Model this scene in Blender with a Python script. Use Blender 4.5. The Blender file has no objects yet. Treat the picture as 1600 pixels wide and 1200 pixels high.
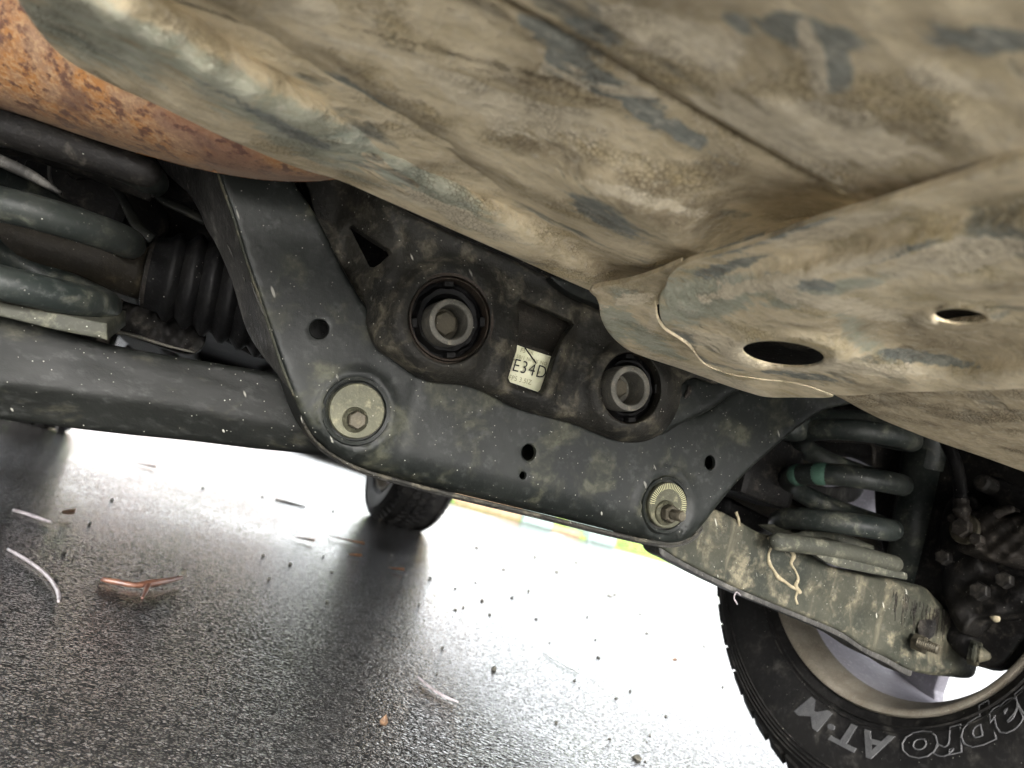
import bpy, bmesh, math, random
import numpy as np
from mathutils import Vector, Matrix
from mathutils.geometry import delaunay_2d_cdt
random.seed(7); rng = np.random.default_rng(7)
SC = bpy.context.scene
COL = SC.collection
PI = math.pi

# ------------------------------------------------------------------ camera
YAW, PITCH, ROLL = map(math.radians, (21.9468, 8.5809, 17.0638))
CAMZ = 0.2773
FPX = 1155.0
FW = np.array([math.sin(YAW)*math.cos(PITCH), math.cos(YAW)*math.cos(PITCH), math.sin(PITCH)])
RT = np.array([math.cos(YAW), -math.sin(YAW), 0.0]); UP = np.cross(RT, FW)
CR = RT*math.cos(ROLL)+UP*math.sin(ROLL); CU = -RT*math.sin(ROLL)+UP*math.cos(ROLL)
CAM = np.array([0, 0, CAMZ])
cd = bpy.data.cameras.new('camera'); cam = bpy.data.objects.new('camera', cd); COL.objects.link(cam)
M = Matrix(((CR[0], CU[0], -FW[0], 0), (CR[1], CU[1], -FW[1], 0), (CR[2], CU[2], -FW[2], CAMZ), (0, 0, 0, 1)))
cam.matrix_world = M
cd.sensor_width = 36; cd.lens = FPX/1600*36; cd.clip_start = 0.01; cd.clip_end = 500
cd.dof.use_dof = True; cd.dof.focus_distance = 0.66; cd.dof.aperture_fstop = 7.5
SC.camera = cam

# ------------------------------------------------------------------ light
EL, AZ = 29, 190      # overcast: sun lamp is a broad soft source behind the cloud
world = bpy.data.worlds.new("World"); SC.world = world; world.use_nodes = True
wn = world.node_tree.nodes; wl = world.node_tree.links
for n in list(wn): wn.remove(n)
sky = wn.new('ShaderNodeTexSky'); sky.sky_type = 'NISHITA'; sky.sun_disc = False
sky.sun_elevation = math.radians(EL); sky.sun_rotation = math.radians(AZ); sky.dust_density = 4; sky.air_density = 1
hs = wn.new('ShaderNodeHueSaturation'); hs.inputs['Saturation'].default_value = 0.16
bg = wn.new('ShaderNodeBackground'); bg.inputs['Strength'].default_value = 0.118
wo = wn.new('ShaderNodeOutputWorld')
wl.new(sky.outputs[0], hs.inputs['Color']); wl.new(hs.outputs[0], bg.inputs['Color']); wl.new(bg.outputs[0], wo.inputs[0])
sd = bpy.data.lights.new('sun', 'SUN'); sd.energy = 1.5; sd.angle = math.radians(40); sd.color = (1, .97, .92)
so = bpy.data.objects.new('sun', sd); COL.objects.link(so)
az = math.radians(AZ)
sdir = Vector((math.sin(az)*math.cos(math.radians(EL)), math.cos(az)*math.cos(math.radians(EL)), math.sin(math.radians(EL))))
so.rotation_euler = (-sdir).to_track_quat('-Z', 'Y').to_euler()
SC.view_settings.view_transform = 'Standard'; SC.view_settings.look = 'None'
SC.view_settings.exposure = 3.6; SC.view_settings.gamma = 1; SC.view_settings.use_curve_mapping = False
SC.cycles.use_denoising = True; SC.cycles.max_bounces = 10; SC.cycles.diffuse_bounces = 6
SC.cycles.caustics_reflective = True; SC.cycles.sample_clamp_indirect = 20

# ------------------------------------------------------------------ maths: a photo ray met with a real plane
def dirs(p):
    p = np.asarray(p, float).reshape(-1, 2)
    return FW+CR*((p[:, :1]-800)/FPX)-CU*((p[:, 1:]-600)/FPX)
def tY(Y): return lambda p: Y/dirs(p)[:, 1]
def tZ(z): return lambda p: (z-CAMZ)/dirs(p)[:, 2]
def tX(X): return lambda p: X/dirs(p)[:, 0]
def W(p, t): return CAM+dirs(p)*np.asarray(t).reshape(-1, 1)
def aY(x, y, Y): return Vector(W([(x, y)], tY(Y)([(x, y)]))[0])
def aZ(x, y, z): return Vector(W([(x, y)], tZ(z)([(x, y)]))[0])
def aD(x, y, d): return Vector(W([(x, y)], [d])[0])
def sstep(a, b, x):
    t = np.clip((x-a)/(b-a), 0, 1); return t*t*(3-2*t)

# ------------------------------------------------------------------ objects
ORG = {}
def put(name, me, mat, parent=None, origin=None, **kw):
    if mat is not None: me.materials.append(mat)
    n = len(me.vertices); co = np.empty(n*3); me.vertices.foreach_get('co', co); co = co.reshape(-1, 3)
    if origin is None: origin = (co.min(0)+co.max(0))/2
    origin = np.array(origin, float)
    me.vertices.foreach_set('co', (co-origin).ravel()); me.update()
    o = bpy.data.objects.new(name, me); COL.objects.link(o)
    if parent is not None:
        o.parent = parent; o.location = origin-ORG[parent.name]
    else: o.location = origin
    ORG[o.name] = origin
    for k, v in kw.items(): o[k] = v
    return o
def mesh(name, vs, fs, mat, parent=None, smooth=True, **kw):
    me = bpy.data.meshes.new(name); me.from_pydata([tuple(v) for v in vs], [], [tuple(f) for f in fs])
    if smooth: me.polygons.foreach_set('use_smooth', [True]*len(me.polygons))
    return put(name, me, mat, parent, **kw)
def empty(name, loc, **kw):
    o = bpy.data.objects.new(name, None); COL.objects.link(o); o.location = loc; o.empty_display_size = .1
    ORG[o.name] = np.array(loc, float)
    for k, v in kw.items(): o[k] = v
    return o
class MB:
    def __init__(s): s.v = []; s.f = []
    def add(s, vs, fs):
        n = len(s.v); s.v += [tuple(v) for v in vs]; s.f += [tuple(i+n for i in f) for f in fs]; return s
    def out(s, name, mat, parent=None, smooth=True, **kw): return mesh(name, s.v, s.f, mat, parent, smooth, **kw)

def crom(pts, step, closed=False):
    P = [np.array(p, float) for p in pts]; n = len(P); out = []
    rngi = range(n if closed else n-1)
    for i in rngi:
        p0 = P[(i-1) % n] if closed or i > 0 else P[0]*2-P[1]
        p1 = P[i]; p2 = P[(i+1) % n]; p3 = P[(i+2) % n] if closed or i < n-2 else p2*2-p1
        d = p2[:2]-p1[:2] if len(p1) < 4 else p2[:3]-p1[:3]
        k = max(1, int(np.ceil(np.linalg.norm(d)/step)))
        # centripetal-ish: damp tangents by neighbouring lengths
        L = np.linalg.norm(p2-p1)+1e-9; La = np.linalg.norm(p1-p0)+1e-9; Lb = np.linalg.norm(p3-p2)+1e-9
        m1 = ((p1-p0)/La+(p2-p1)/L)*.5*L; m2 = ((p2-p1)/L+(p3-p2)/Lb)*.5*L
        for j in range(k):
            t = j/k; t2 = t*t; t3 = t2*t
            out.append(p1*(2*t3-3*t2+1)+m1*(t3-2*t2+t)+p2*(-2*t3+3*t2)+m2*(t3-t2))
    if not closed: out.append(P[-1])
    return np.array(out)
def inpoly(pts, poly):
    x, y = pts[:, 0], pts[:, 1]; c = np.zeros(len(pts), bool); n = len(poly); j = n-1
    for i in range(n):
        xi, yi = poly[i]; xj, yj = poly[j]
        if yi != yj:
            c ^= ((yi > y) != (yj > y)) & (x < (xj-xi)*(y-yi)/(yj-yi)+xi)
        j = i
    return c
def segdist(pts, loop, rad):
    A = loop; B = np.roll(loop, -1, 0); ra = rad; rb = np.roll(rad, -1)
    best = np.zeros(len(pts)); dmin = np.full(len(pts), 1e9)
    for i in range(len(A)):
        ab = B[i]-A[i]; L = (ab@ab)+1e-9
        t = np.clip(((pts-A[i])@ab)/L, 0, 1); d = np.linalg.norm(pts-(A[i]+t[:, None]*ab), axis=1)
        r = ra[i]*(1-t)+rb[i]*t; dmin = np.minimum(dmin, d)
        q = np.clip(1-d/np.maximum(r, .01), 0, 1); best = np.maximum(best, r*(1-np.sqrt(np.maximum(0, 1-q*q))))
    return dmin, best
def sheet(name, outline, tf, mat, parent=None, step=12, holes=(), back=(0, .01, 0), r=4, hr=2, hback=None, relief=None, sharp=False, cap=True, stain_shade=None, **kw):
    """pressed panel: outline seen in the photo, laid on the surface tf, edges rounded over, real thickness 'back'"""
    k = 1/FPX
    ol = np.array([(p[0], p[1], p[2] if len(p) > 2 else r) for p in outline], float)
    if sharp:
        q = []
        for i in range(len(ol)):
            a, b = ol[i], ol[(i+1) % len(ol)]; n = max(1, int(np.linalg.norm(b[:2]-a[:2])/step))
            q += [a+(b-a)*j/n for j in range(n)]
        ol = np.array(q)
    else: ol = crom(ol, step, True)
    loops = [(ol[:, :2], np.maximum(ol[:, 2], .5))]
    for h in holes:
        h = crom([(p[0], p[1]) for p in h], max(2.5, step*.4), True); loops.append((h, np.full(len(h), float(hr))))
    lo = ol[:, :2].min(0); hi = ol[:, :2].max(0)
    g = []
    ny = int((hi[1]-lo[1])/(step*.87))+2; nx = int((hi[0]-lo[0])/step)+2
    for j in range(ny):
        for i in range(nx): g.append((lo[0]+(i+.5*(j % 2))*step, lo[1]+j*step*.87))
    # finer rows close to the rounded edge
    extra = []
    for lp, rd in loops:
        T = np.roll(lp, -1, 0)-np.roll(lp, 1, 0); T /= np.linalg.norm(T, axis=1)[:, None]+1e-9
        N = np.stack([-T[:, 1], T[:, 0]], 1)
        for fr in (.12, .4, .8):
            for s in (1, -1): extra.append(lp+N*s*(rd*fr)[:, None])
    g = np.array(g); ex = np.concatenate(extra)
    def ok(pts, mind):
        m = inpoly(pts, loops[0][0])
        for lp, _ in loops[1:]: m &= ~inpoly(pts, lp)
        pts = pts[m]
        d = np.full(len(pts), 1e9)
        for lp, rd in loops: d = np.minimum(d, segdist(pts, lp, rd)[0])
        return pts[d > mind], d[d > mind]
    g, gd = ok(g, step*.45); ex, exd = ok(ex, .05*max(1, min(r, 4)))
    # drop grid points next to extra points
    if len(ex):
        keep = []
        cell = {}
        for p in ex: cell.setdefault((int(p[0]//step), int(p[1]//step)), []).append(p)
        for p in g:
            cx, cy = int(p[0]//step), int(p[1]//step); bad = False
            for a in (-1, 0, 1):
                for b in (-1, 0, 1):
                    for q in cell.get((cx+a, cy+b), ()):
                        if abs(q[0]-p[0])+abs(q[1]-p[1]) < step*.35: bad = True; break
                    if bad: break
                if bad: break
            if not bad: keep.append(p)
        g = np.array(keep).reshape(-1, 2)
    vs = []; es = []
    for lp, _ in loops:
        n0 = len(vs); vs += [Vector(p) for p in lp]; es += [(n0+i, n0+(i+1) % len(lp)) for i in range(len(lp))]
    vs += [Vector(p) for p in ex]+[Vector(p) for p in g]
    ov, oe, of, *_ = delaunay_2d_cdt(vs, es, [], 0, 1e-4)
    P = np.array([(v[0], v[1]) for v in ov])
    T = np.array([f for f in of if len(f) == 3])
    cen = P[T].mean(1); m = inpoly(cen, loops[0][0])
    for lp, _ in loops[1:]: m &= ~inpoly(cen, lp)
    T = T[m]
    def depth(Q):
        t = tf(Q).copy(); e = np.zeros(len(Q))
        for lp, rd in loops: e = np.maximum(e, segdist(Q, lp, rd)[1])
        t += e*k*np.clip(t, 0, 1.5)
        if relief is not None: t += relief(Q)
        return t
    V = W(P, depth(P))
    a, b, c = V[T[:, 0]], V[T[:, 1]], V[T[:, 2]]
    flip = (np.cross(b-a, c-a)*(a-CAM)).sum(1) > 0
    T[flip] = T[flip][:, ::-1]
    verts = list(map(tuple, V)); faces = [tuple(int(i) for i in t) for t in T]
    bk = np.array(back, float)
    for li, (lp, rd) in enumerate(loops):
        R = W(lp, depth(lp)); n0 = len(verts); n = len(lp)
        hb = bk if li == 0 or hback is None else np.array(hback, float)
        verts += list(map(tuple, R))+list(map(tuple, R+hb))
        faces += [(n0+i, n0+(i+1) % n, n0+n+(i+1) % n, n0+n+i) for i in range(n)]
        if li == 0 and cap:
            n1 = len(verts); verts += list(map(tuple, R+hb)); faces.append(tuple(range(n1, n1+n)))
    o = mesh(name, verts, faces, mat, parent, **kw)
    if stain_shade is not None:                                  # silt and bare-coating patches, plus painted shade and highlight along creases
        A = np.zeros((len(verts), 4)); A[:len(P)] = stain_shade(P); at = o.data.attributes.new('stain_shade', 'FLOAT_COLOR', 'POINT'); at.data.foreach_set('color', A.ravel())
    return o
def blobs(lst):
    def f(Q):
        A = np.zeros((len(Q), 4))
        for ch, cx, cy, rx, ry, rot in lst:
            c, s_ = math.cos(math.radians(rot)), math.sin(math.radians(rot)); dx, dy = Q[:, 0]-cx, Q[:, 1]-cy
            q = np.hypot((dx*c+dy*s_)/rx, (-dx*s_+dy*c)/ry); A[:, ch] = np.maximum(A[:, ch], np.clip(1.5-q, 0, 1))
        return A
    return f
def lin(pts, n=5):
    P = np.array(pts, float); return [tuple(P[i]+(P[(i+1) % len(P)]-P[i])*j/n) for i in range(len(P)) for j in range(n)]

def frames(P):
    n = len(P); T = [(P[min(i+1, n-1)]-P[max(i-1, 0)]).normalized() for i in range(n)]
    u = T[0].orthogonal().normalized(); out = []
    for i in range(n):
        u = (u-T[i]*u.dot(T[i])); u = u.normalized() if u.length > 1e-9 else T[i].orthogonal().normalized()
        out.append((u, T[i].cross(u)))
    return T, out
def tube_geo(pts, rad, segs=12, smooth=True, step=None, cap=True, flat=1.0, round_end=False):
    pts = [Vector(p) for p in pts]
    rad = [rad]*len(pts) if isinstance(rad, (int, float)) else list(rad)
    if smooth and len(pts) > 2:
        q = np.array([(*p, r) for p, r in zip(pts, rad)]); q = crom(q, step or (sum((pts[i+1]-pts[i]).length for i in range(len(pts)-1))/(len(pts)*5)))
        pts = [Vector(a[:3]) for a in q]; rad = [a[3] for a in q]
    if round_end:
        r = rad[0]; t = (pts[0]-pts[1]).normalized(); p0 = pts[0]
        pre = [(p0+t*r*math.sin(a), r*math.cos(a)) for a in (1.5, 1.1, .7, .35)]
        r2 = rad[-1]; t2 = (pts[-1]-pts[-2]).normalized(); p1 = pts[-1]
        post = [(p1+t2*r2*math.sin(a), r2*math.cos(a)) for a in (.35, .7, 1.1, 1.5)]
        pts = [a for a, _ in pre]+pts+[a for a, _ in post]; rad = [b for _, b in pre]+rad+[b for _, b in post]
    T, F = frames(pts); vs = []; fs = []
    for p, r, (u, v) in zip(pts, rad, F):
        for k in range(segs):
            a = 2*PI*k/segs; vs.append(p+(u*math.cos(a)+v*math.sin(a)*flat)*r)
    for i in range(len(pts)-1):
        for k in range(segs): fs.append((i*segs+k, i*segs+(k+1) % segs, (i+1)*segs+(k+1) % segs, (i+1)*segs+k))
    if cap: fs.append(tuple(range(segs))[::-1]); fs.append(tuple((len(pts)-1)*segs+k for k in range(segs)))
    return vs, fs
def tube(name, pts, rad, mat, parent=None, segs=16, **kw):
    a = {k: kw.pop(k) for k in ('smooth', 'step', 'cap', 'flat', 'round_end') if k in kw}
    vs, fs = tube_geo(pts, rad, segs, **a); return mesh(name, vs, fs, mat, parent, **kw)
def lathe_geo(prof, org, axis, segs=48, closed=False, a0=0, jag=None):
    ax = Vector(axis).normalized(); u = (Vector((0, 0, 1)) if abs(ax.z) < .9 else Vector((1, 0, 0))); u = (u-ax*u.dot(ax)).normalized(); v = ax.cross(u)
    org = Vector(org); vs = []; fs = []
    for i, (r, h) in enumerate(prof):
        for k in range(segs):
            a = a0+2*PI*k/segs; rr = r*(1+(jag(i, k) if jag else 0)); vs.append(org+ax*h+(u*math.cos(a)+v*math.sin(a))*rr)
    n = len(prof)
    for i in range(n-1 if not closed else n):
        j = (i+1) % n
        for k in range(segs): fs.append((i*segs+k, i*segs+(k+1) % segs, j*segs+(k+1) % segs, j*segs+k))
    return vs, fs
def sharpen(o, ang=35):
    me = o.data; bm = bmesh.new(); bm.from_mesh(me)
    bmesh.ops.recalc_face_normals(bm, faces=bm.faces)
    for e in bm.edges:
        if len(e.link_faces) == 2 and e.calc_face_angle(0) > math.radians(ang): e.smooth = False
    bm.to_mesh(me); bm.free(); return o
def lathe(name, prof, org, axis, mat, parent=None, segs=48, closed=False, a0=0, jag=None, ang=35, **kw):
    vs, fs = lathe_geo(prof, org, axis, segs, closed, a0, jag); return sharpen(mesh(name, vs, fs, mat, parent, **kw), ang)
def hexnut(name, org, axis, r, h, mat, parent, a0=.2, ch=.15, **kw):
    vs, fs = lathe_geo([(r, 0), (r, h*(1-ch)), (r*.86, h), (r*.0, h)], org, axis, 6, a0=a0)
    return mesh(name, vs, fs, mat, parent, smooth=False, **kw)
def boxg(c, s, R=None):
    vs = [Vector((x*s[0]/2, y*s[1]/2, z*s[2]/2)) for x in (-1, 1) for y in (-1, 1) for z in (-1, 1)]
    if R is not None: vs = [R@v for v in vs]
    vs = [v+Vector(c) for v in vs]
    return vs, [(0, 1, 3, 2), (4, 6, 7, 5), (0, 4, 5, 1), (2, 3, 7, 6), (0, 2, 6, 4), (1, 5, 7, 3)]
def bevel(o, w, seg=2):
    bm = bmesh.new(); bm.from_mesh(o.data)
    bmesh.ops.recalc_face_normals(bm, faces=bm.faces)
    es = [e for e in bm.edges if len(e.link_faces) == 2 and e.calc_face_angle(0) > .5]
    bmesh.ops.bevel(bm, geom=es, offset=w, segments=seg, affect='EDGES', profile=.6)
    bm.to_mesh(o.data); bm.free(); return o
def box(name, c, s, mat, parent=None, R=None, bev=.003, **kw):
    vs, fs = boxg(c, s, R); o = mesh(name, vs, fs, mat, parent, smooth=False, **kw)
    return bevel(o, bev) if bev else o

# ------------------------------------------------------------------ materials
class N:
    def __init__(s, name):
        s.m = bpy.data.materials.new(name); s.m.use_nodes = True; s.t = s.m.node_tree
        for n in list(s.t.nodes): s.t.nodes.remove(n)
        s.out = s.n('ShaderNodeOutputMaterial'); s.b = s.n('ShaderNodeBsdfPrincipled'); s.l(s.b.outputs[0], s.out.inputs[0])
        s.tc = s.n('ShaderNodeTexCoord')
    def n(s, t, **k):
        x = s.t.nodes.new(t)
        for a, v in k.items(): setattr(x, a, v)
        return x
    def l(s, a, b): s.t.links.new(a, b)
    def sset(s, sock, v):
        if hasattr(v, 'is_linked') or hasattr(v, 'links'): s.l(v, sock)
        else: sock.default_value = v
    def co(s, stretch=(1, 1, 1), rot=(0, 0, 0), off=(0, 0, 0)):
        r = s.n('ShaderNodeMapping'); s.l(s.tc.outputs['Object'], r.inputs[0]); r.inputs['Rotation'].default_value = rot
        m = s.n('ShaderNodeMapping'); s.l(r.outputs[0], m.inputs[0]); m.inputs['Scale'].default_value = stretch
        m.inputs['Location'].default_value = off; return m.outputs[0]
    def noise(s, sc, det=4, rough=.55, co=None, dist=0.0):
        n = s.n('ShaderNodeTexNoise'); n.inputs['Scale'].default_value = sc; n.inputs['Detail'].default_value = det
        n.inputs['Roughness'].default_value = rough; n.inputs['Distortion'].default_value = dist
        if co is not None: s.l(co, n.inputs['Vector'])
        else: s.l(s.tc.outputs['Object'], n.inputs['Vector'])
        return n.outputs[0]
    def vor(s, sc, feat='F1', co=None, rnd=1.0):
        n = s.n('ShaderNodeTexVoronoi', feature=feat); n.inputs['Scale'].default_value = sc; n.inputs['Randomness'].default_value = rnd
        s.l(co if co is not None else s.tc.outputs['Object'], n.inputs['Vector']); return n
    def ramp(s, f, a, b, smooth=True):
        n = s.n('ShaderNodeMapRange'); n.interpolation_type = 'SMOOTHSTEP' if smooth else 'LINEAR'
        s.l(f, n.inputs[0]); n.inputs[1].default_value = a; n.inputs[2].default_value = b; return n.outputs[0]
    def math(s, op, a, b=0.0):
        n = s.n('ShaderNodeMath', operation=op); s.sset(n.inputs[0], a); s.sset(n.inputs[1], b); return n.outputs[0]
    def mix(s, f, a, b):
        n = s.n('ShaderNodeMix', data_type='RGBA'); s.sset(n.inputs[0], f)
        for sock, v in ((n.inputs[6], a), (n.inputs[7], b)):
            if isinstance(v, tuple): sock.default_value = (*v, 1)
            else: s.l(v, sock)
        return n.outputs[2]
    def bump(s, h, d, strength=1.0, prev=None):
        n = s.n('ShaderNodeBump'); s.l(h, n.inputs['Height']); n.inputs['Distance'].default_value = d; n.inputs['Strength'].default_value = strength
        if prev is not None: s.l(prev, n.inputs['Normal'])
        return n.outputs[0]
    def fin(s, col, rough, normal=None, metal=0.0, spec=.5):
        s.sset(s.b.inputs['Base Color'], (*col, 1) if isinstance(col, tuple) else col)
        s.sset(s.b.inputs['Roughness'], rough); s.sset(s.b.inputs['Metallic'], metal); s.b.inputs['Specular IOR Level'].default_value = spec
        if normal is not None: s.l(normal, s.b.inputs['Normal'])
        return s.m
def grime(name, base, base2, dust=(.22, .21, .15), damt=.5, sc=9, rough=.55, bump=.0006, specks=.0, stretch=(1, 1, 1), rot=(0, 0, 0), metal=0.0, streak=.0, spec=.15, spcol=(.45, .44, .38), gain=1.0):
    base, base2 = (tuple(x*.265*gain for x in q) for q in (base, base2)); dust = tuple(x*.66 for x in dust)
    m = N(name); c = m.co(stretch, rot)
    big = m.noise(sc, 6, .6, c); fine = m.noise(sc*14, 5, .65, c); mid = m.noise(sc*3.1, 6, .62, m.co(stretch, rot, (3.1, 1.7, .4)), .4)
    col = m.mix(m.ramp(big, .35, .65), base, base2)
    d = m.ramp(mid, .74-damt*.45, .90-damt*.35); col = m.mix(m.math('MULTIPLY', d, m.math('ADD', m.math('MULTIPLY', m.ramp(fine, .4, .65), .6), .3)), col, dust)
    col = m.mix(m.ramp(fine, .5, .8), col, tuple(x*1.5+.012 for x in base2))
    if streak:
        st = m.noise(30, 4, .6, m.co((1, 1, .12), rot)); col = m.mix(m.math('MULTIPLY', m.ramp(st, .55, .75), streak), col, tuple(x*1.3 for x in dust))
    h = m.math('ADD', m.math('MULTIPLY', fine, .6), m.math('MULTIPLY', mid, .8))
    if specks:
        for (vs, th, cut, sx) in ((110, .07, .72, 1.0), (300, .20, .86, 1.0), (70, .09, .55, .22), (42, .07, .45, .3)):
            v = m.vor(vs, co=m.co((1, 1, 1) if sx == 1 else (sx, 1, 1.2), (0, -.95, 0) if sx != 1 else (0, 0, 0), (vs*.13, 0, 0)))
            sep = m.n('ShaderNodeSeparateColor'); m.l(v.outputs['Color'], sep.inputs[0])
            near = m.ramp(v.outputs['Distance'], th, th*.55)
            k = m.math('MULTIPLY', m.math('MULTIPLY', near, m.math('GREATER_THAN', sep.outputs[0], 1-(1-cut)*specks)), m.math('ADD', m.math('MULTIPLY', sep.outputs[1], .75), .15))
            col = m.mix(m.math('MULTIPLY', k, .8), col, spcol); h = m.math('ADD', h, m.math('MULTIPLY', k, .5))
    rr = m.math('ADD', m.math('MULTIPLY', mid, .35), rough-.17)
    return m.fin(col, rr, m.bump(h, bump), metal, spec)
M_plate = grime('black_paint', (.020, .0235, .0215), (.037, .041, .036), (.10, .10, .066), .50, 8, .44, .0005, 1.0, gain=1.15)
M_plate_side = grime('worn_black_paint', (.07, .068, .064), (.13, .125, .115), (.2, .19, .17), .5, 20, .5, .0012, .6, stretch=(1, 1, .25))
M_mount = grime('cast_mount', (.036, .035, .030), (.060, .056, .045), (.135, .12, .085), .6, 16, .6, .0016, .8)
M_arm = grime('arm_steel', (.014, .016, .014), (.028, .030, .026), (.078, .074, .05), .42, 11, .55, .0007, .7, stretch=(.5, 1, 1))
M_arm_mud = grime('muddy_arm_steel', (.042, .047, .036), (.095, .094, .068), (.25, .22, .15), .55, 13, .65, .0009, .8, streak=.45, gain=1.3)
M_spring = grime('spring_paint', (.040, .050, .046), (.080, .088, .078), (.19, .19, .145), .5, 12, .42, .0003, .8, gain=1.25)
M_spring_dusty = grime('dusty_spring', (.12, .125, .10), (.17, .17, .13), (.27, .26, .19), .5, 16, .6, .0004, .6, gain=0.95)
M_dark = grime('dark_casting', (.013, .012, .012), (.030, .027, .024), (.09, .08, .065), .5, 20, .6, .001, .5)
M_brown = grime('brown_shaft', (.035, .030, .022), (.055, .045, .030), (.12, .10, .06), .45, 18, .6, .0008, .6)
M_rubber = grime('rubber', (.008, .008, .009), (.016, .015, .014), (.04, .036, .03), .3, 20, .6, .0006, .3)
M_tyre = grime('tyre_rubber', (.020, .019, .019), (.038, .036, .034), (.085, .08, .07), .5, 9, .62, .0005, .25)
M_sleeve = grime('worn_steel', (.12, .115, .10), (.20, .19, .16), (.30, .27, .2), .5, 60, .5, .0006, .5, metal=.25, gain=1.9)
M_bolt = grime('bolt_steel', (.10, .09, .065), (.16, .14, .10), (.22, .19, .13), .5, 60, .5, .0004, .4, metal=.3, gain=1.3)
M_washer = grime('zinc_washer', (.10, .10, .068), (.17, .165, .11), (.26, .24, .16), .5, 40, .42, .0003, .3, metal=.35, gain=1.3)
M_rustring = grime('rusty_ring', (.085, .065, .05), (.12, .088, .064), (.10, .085, .06), .5, 50, .6, .0005, .3, gain=0.8)
M_inside = grime('brown_grey_casting', (.06, .055, .045), (.09, .078, .06), (.13, .115, .09), .5, 60, .7, .0012, 1)  # rough brown-grey casting of the differential cover
M_caliper = grime('caliper_iron', (.05, .044, .038), (.085, .072, .06), (.16, .14, .11), .45, 30, .6, .0012, 1)
M_rim_in = grime('rim_barrel', (.60, .57, .63), (.70, .67, .73), (.36, .33, .32), .4, 12, .45, .0004, .3, spcol=(.2, .19, .18), gain=1.6)
M_rim_lip = grime('dusty_rim_lip', (.30, .26, .20), (.40, .36, .29), (.20, .16, .11), .5, 30, .6, .0006, .4, spcol=(.1, .08, .06), gain=1.6)
M_letter = grime('raised_letter', (.11, .11, .115), (.15, .15, .15), (.2, .2, .19), .4, 60, .6, .0002, 0, gain=1.9)
M_plastic = grime('black_plastic', (.015, .015, .016), (.025, .024, .024), (.06, .055, .05), .4, 6, .6, .0006, .3)
M_body = grime('car_paint', (.05, .055, .055), (.06, .065, .065), (.1, .1, .09), .2, 4, .3, .0002, 0)
M_white = grime('chalk_paint', (.62, .63, .62), (.7, .7, .7), (.3, .3, .28), .4, 60, .7, .0003, 0, gain=1.3)
M_green = grime('green_paint', (.15, .31, .225), (.20, .38, .28), (.15, .18, .13), .4, 60, .5, .0003, .3, gain=1.3)
M_drip = grime('dried_mud', (.55, .47, .30), (.66, .57, .38), (.6, .52, .36), .5, 80, .9, .001, 0, gain=1.3)
M_ink_black = N('ink_black').fin((.012, .011, .008), .7)  # near-black for print, also for shade painted into gaps
M_ink2 = N('faded_ink').fin((.28, .27, .15), .8)
def _label():
    m = N('label_paper'); a = m.noise(40, 5); b = m.noise(160, 4)
    col = m.mix(m.ramp(a, .35, .65), (.60, .60, .40), (.72, .71, .52)); col = m.mix(m.ramp(b, .62, .75), col, (.25, .22, .12))
    return m.fin(col, .5, m.bump(a, .0004))
M_label = _label()

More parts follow.
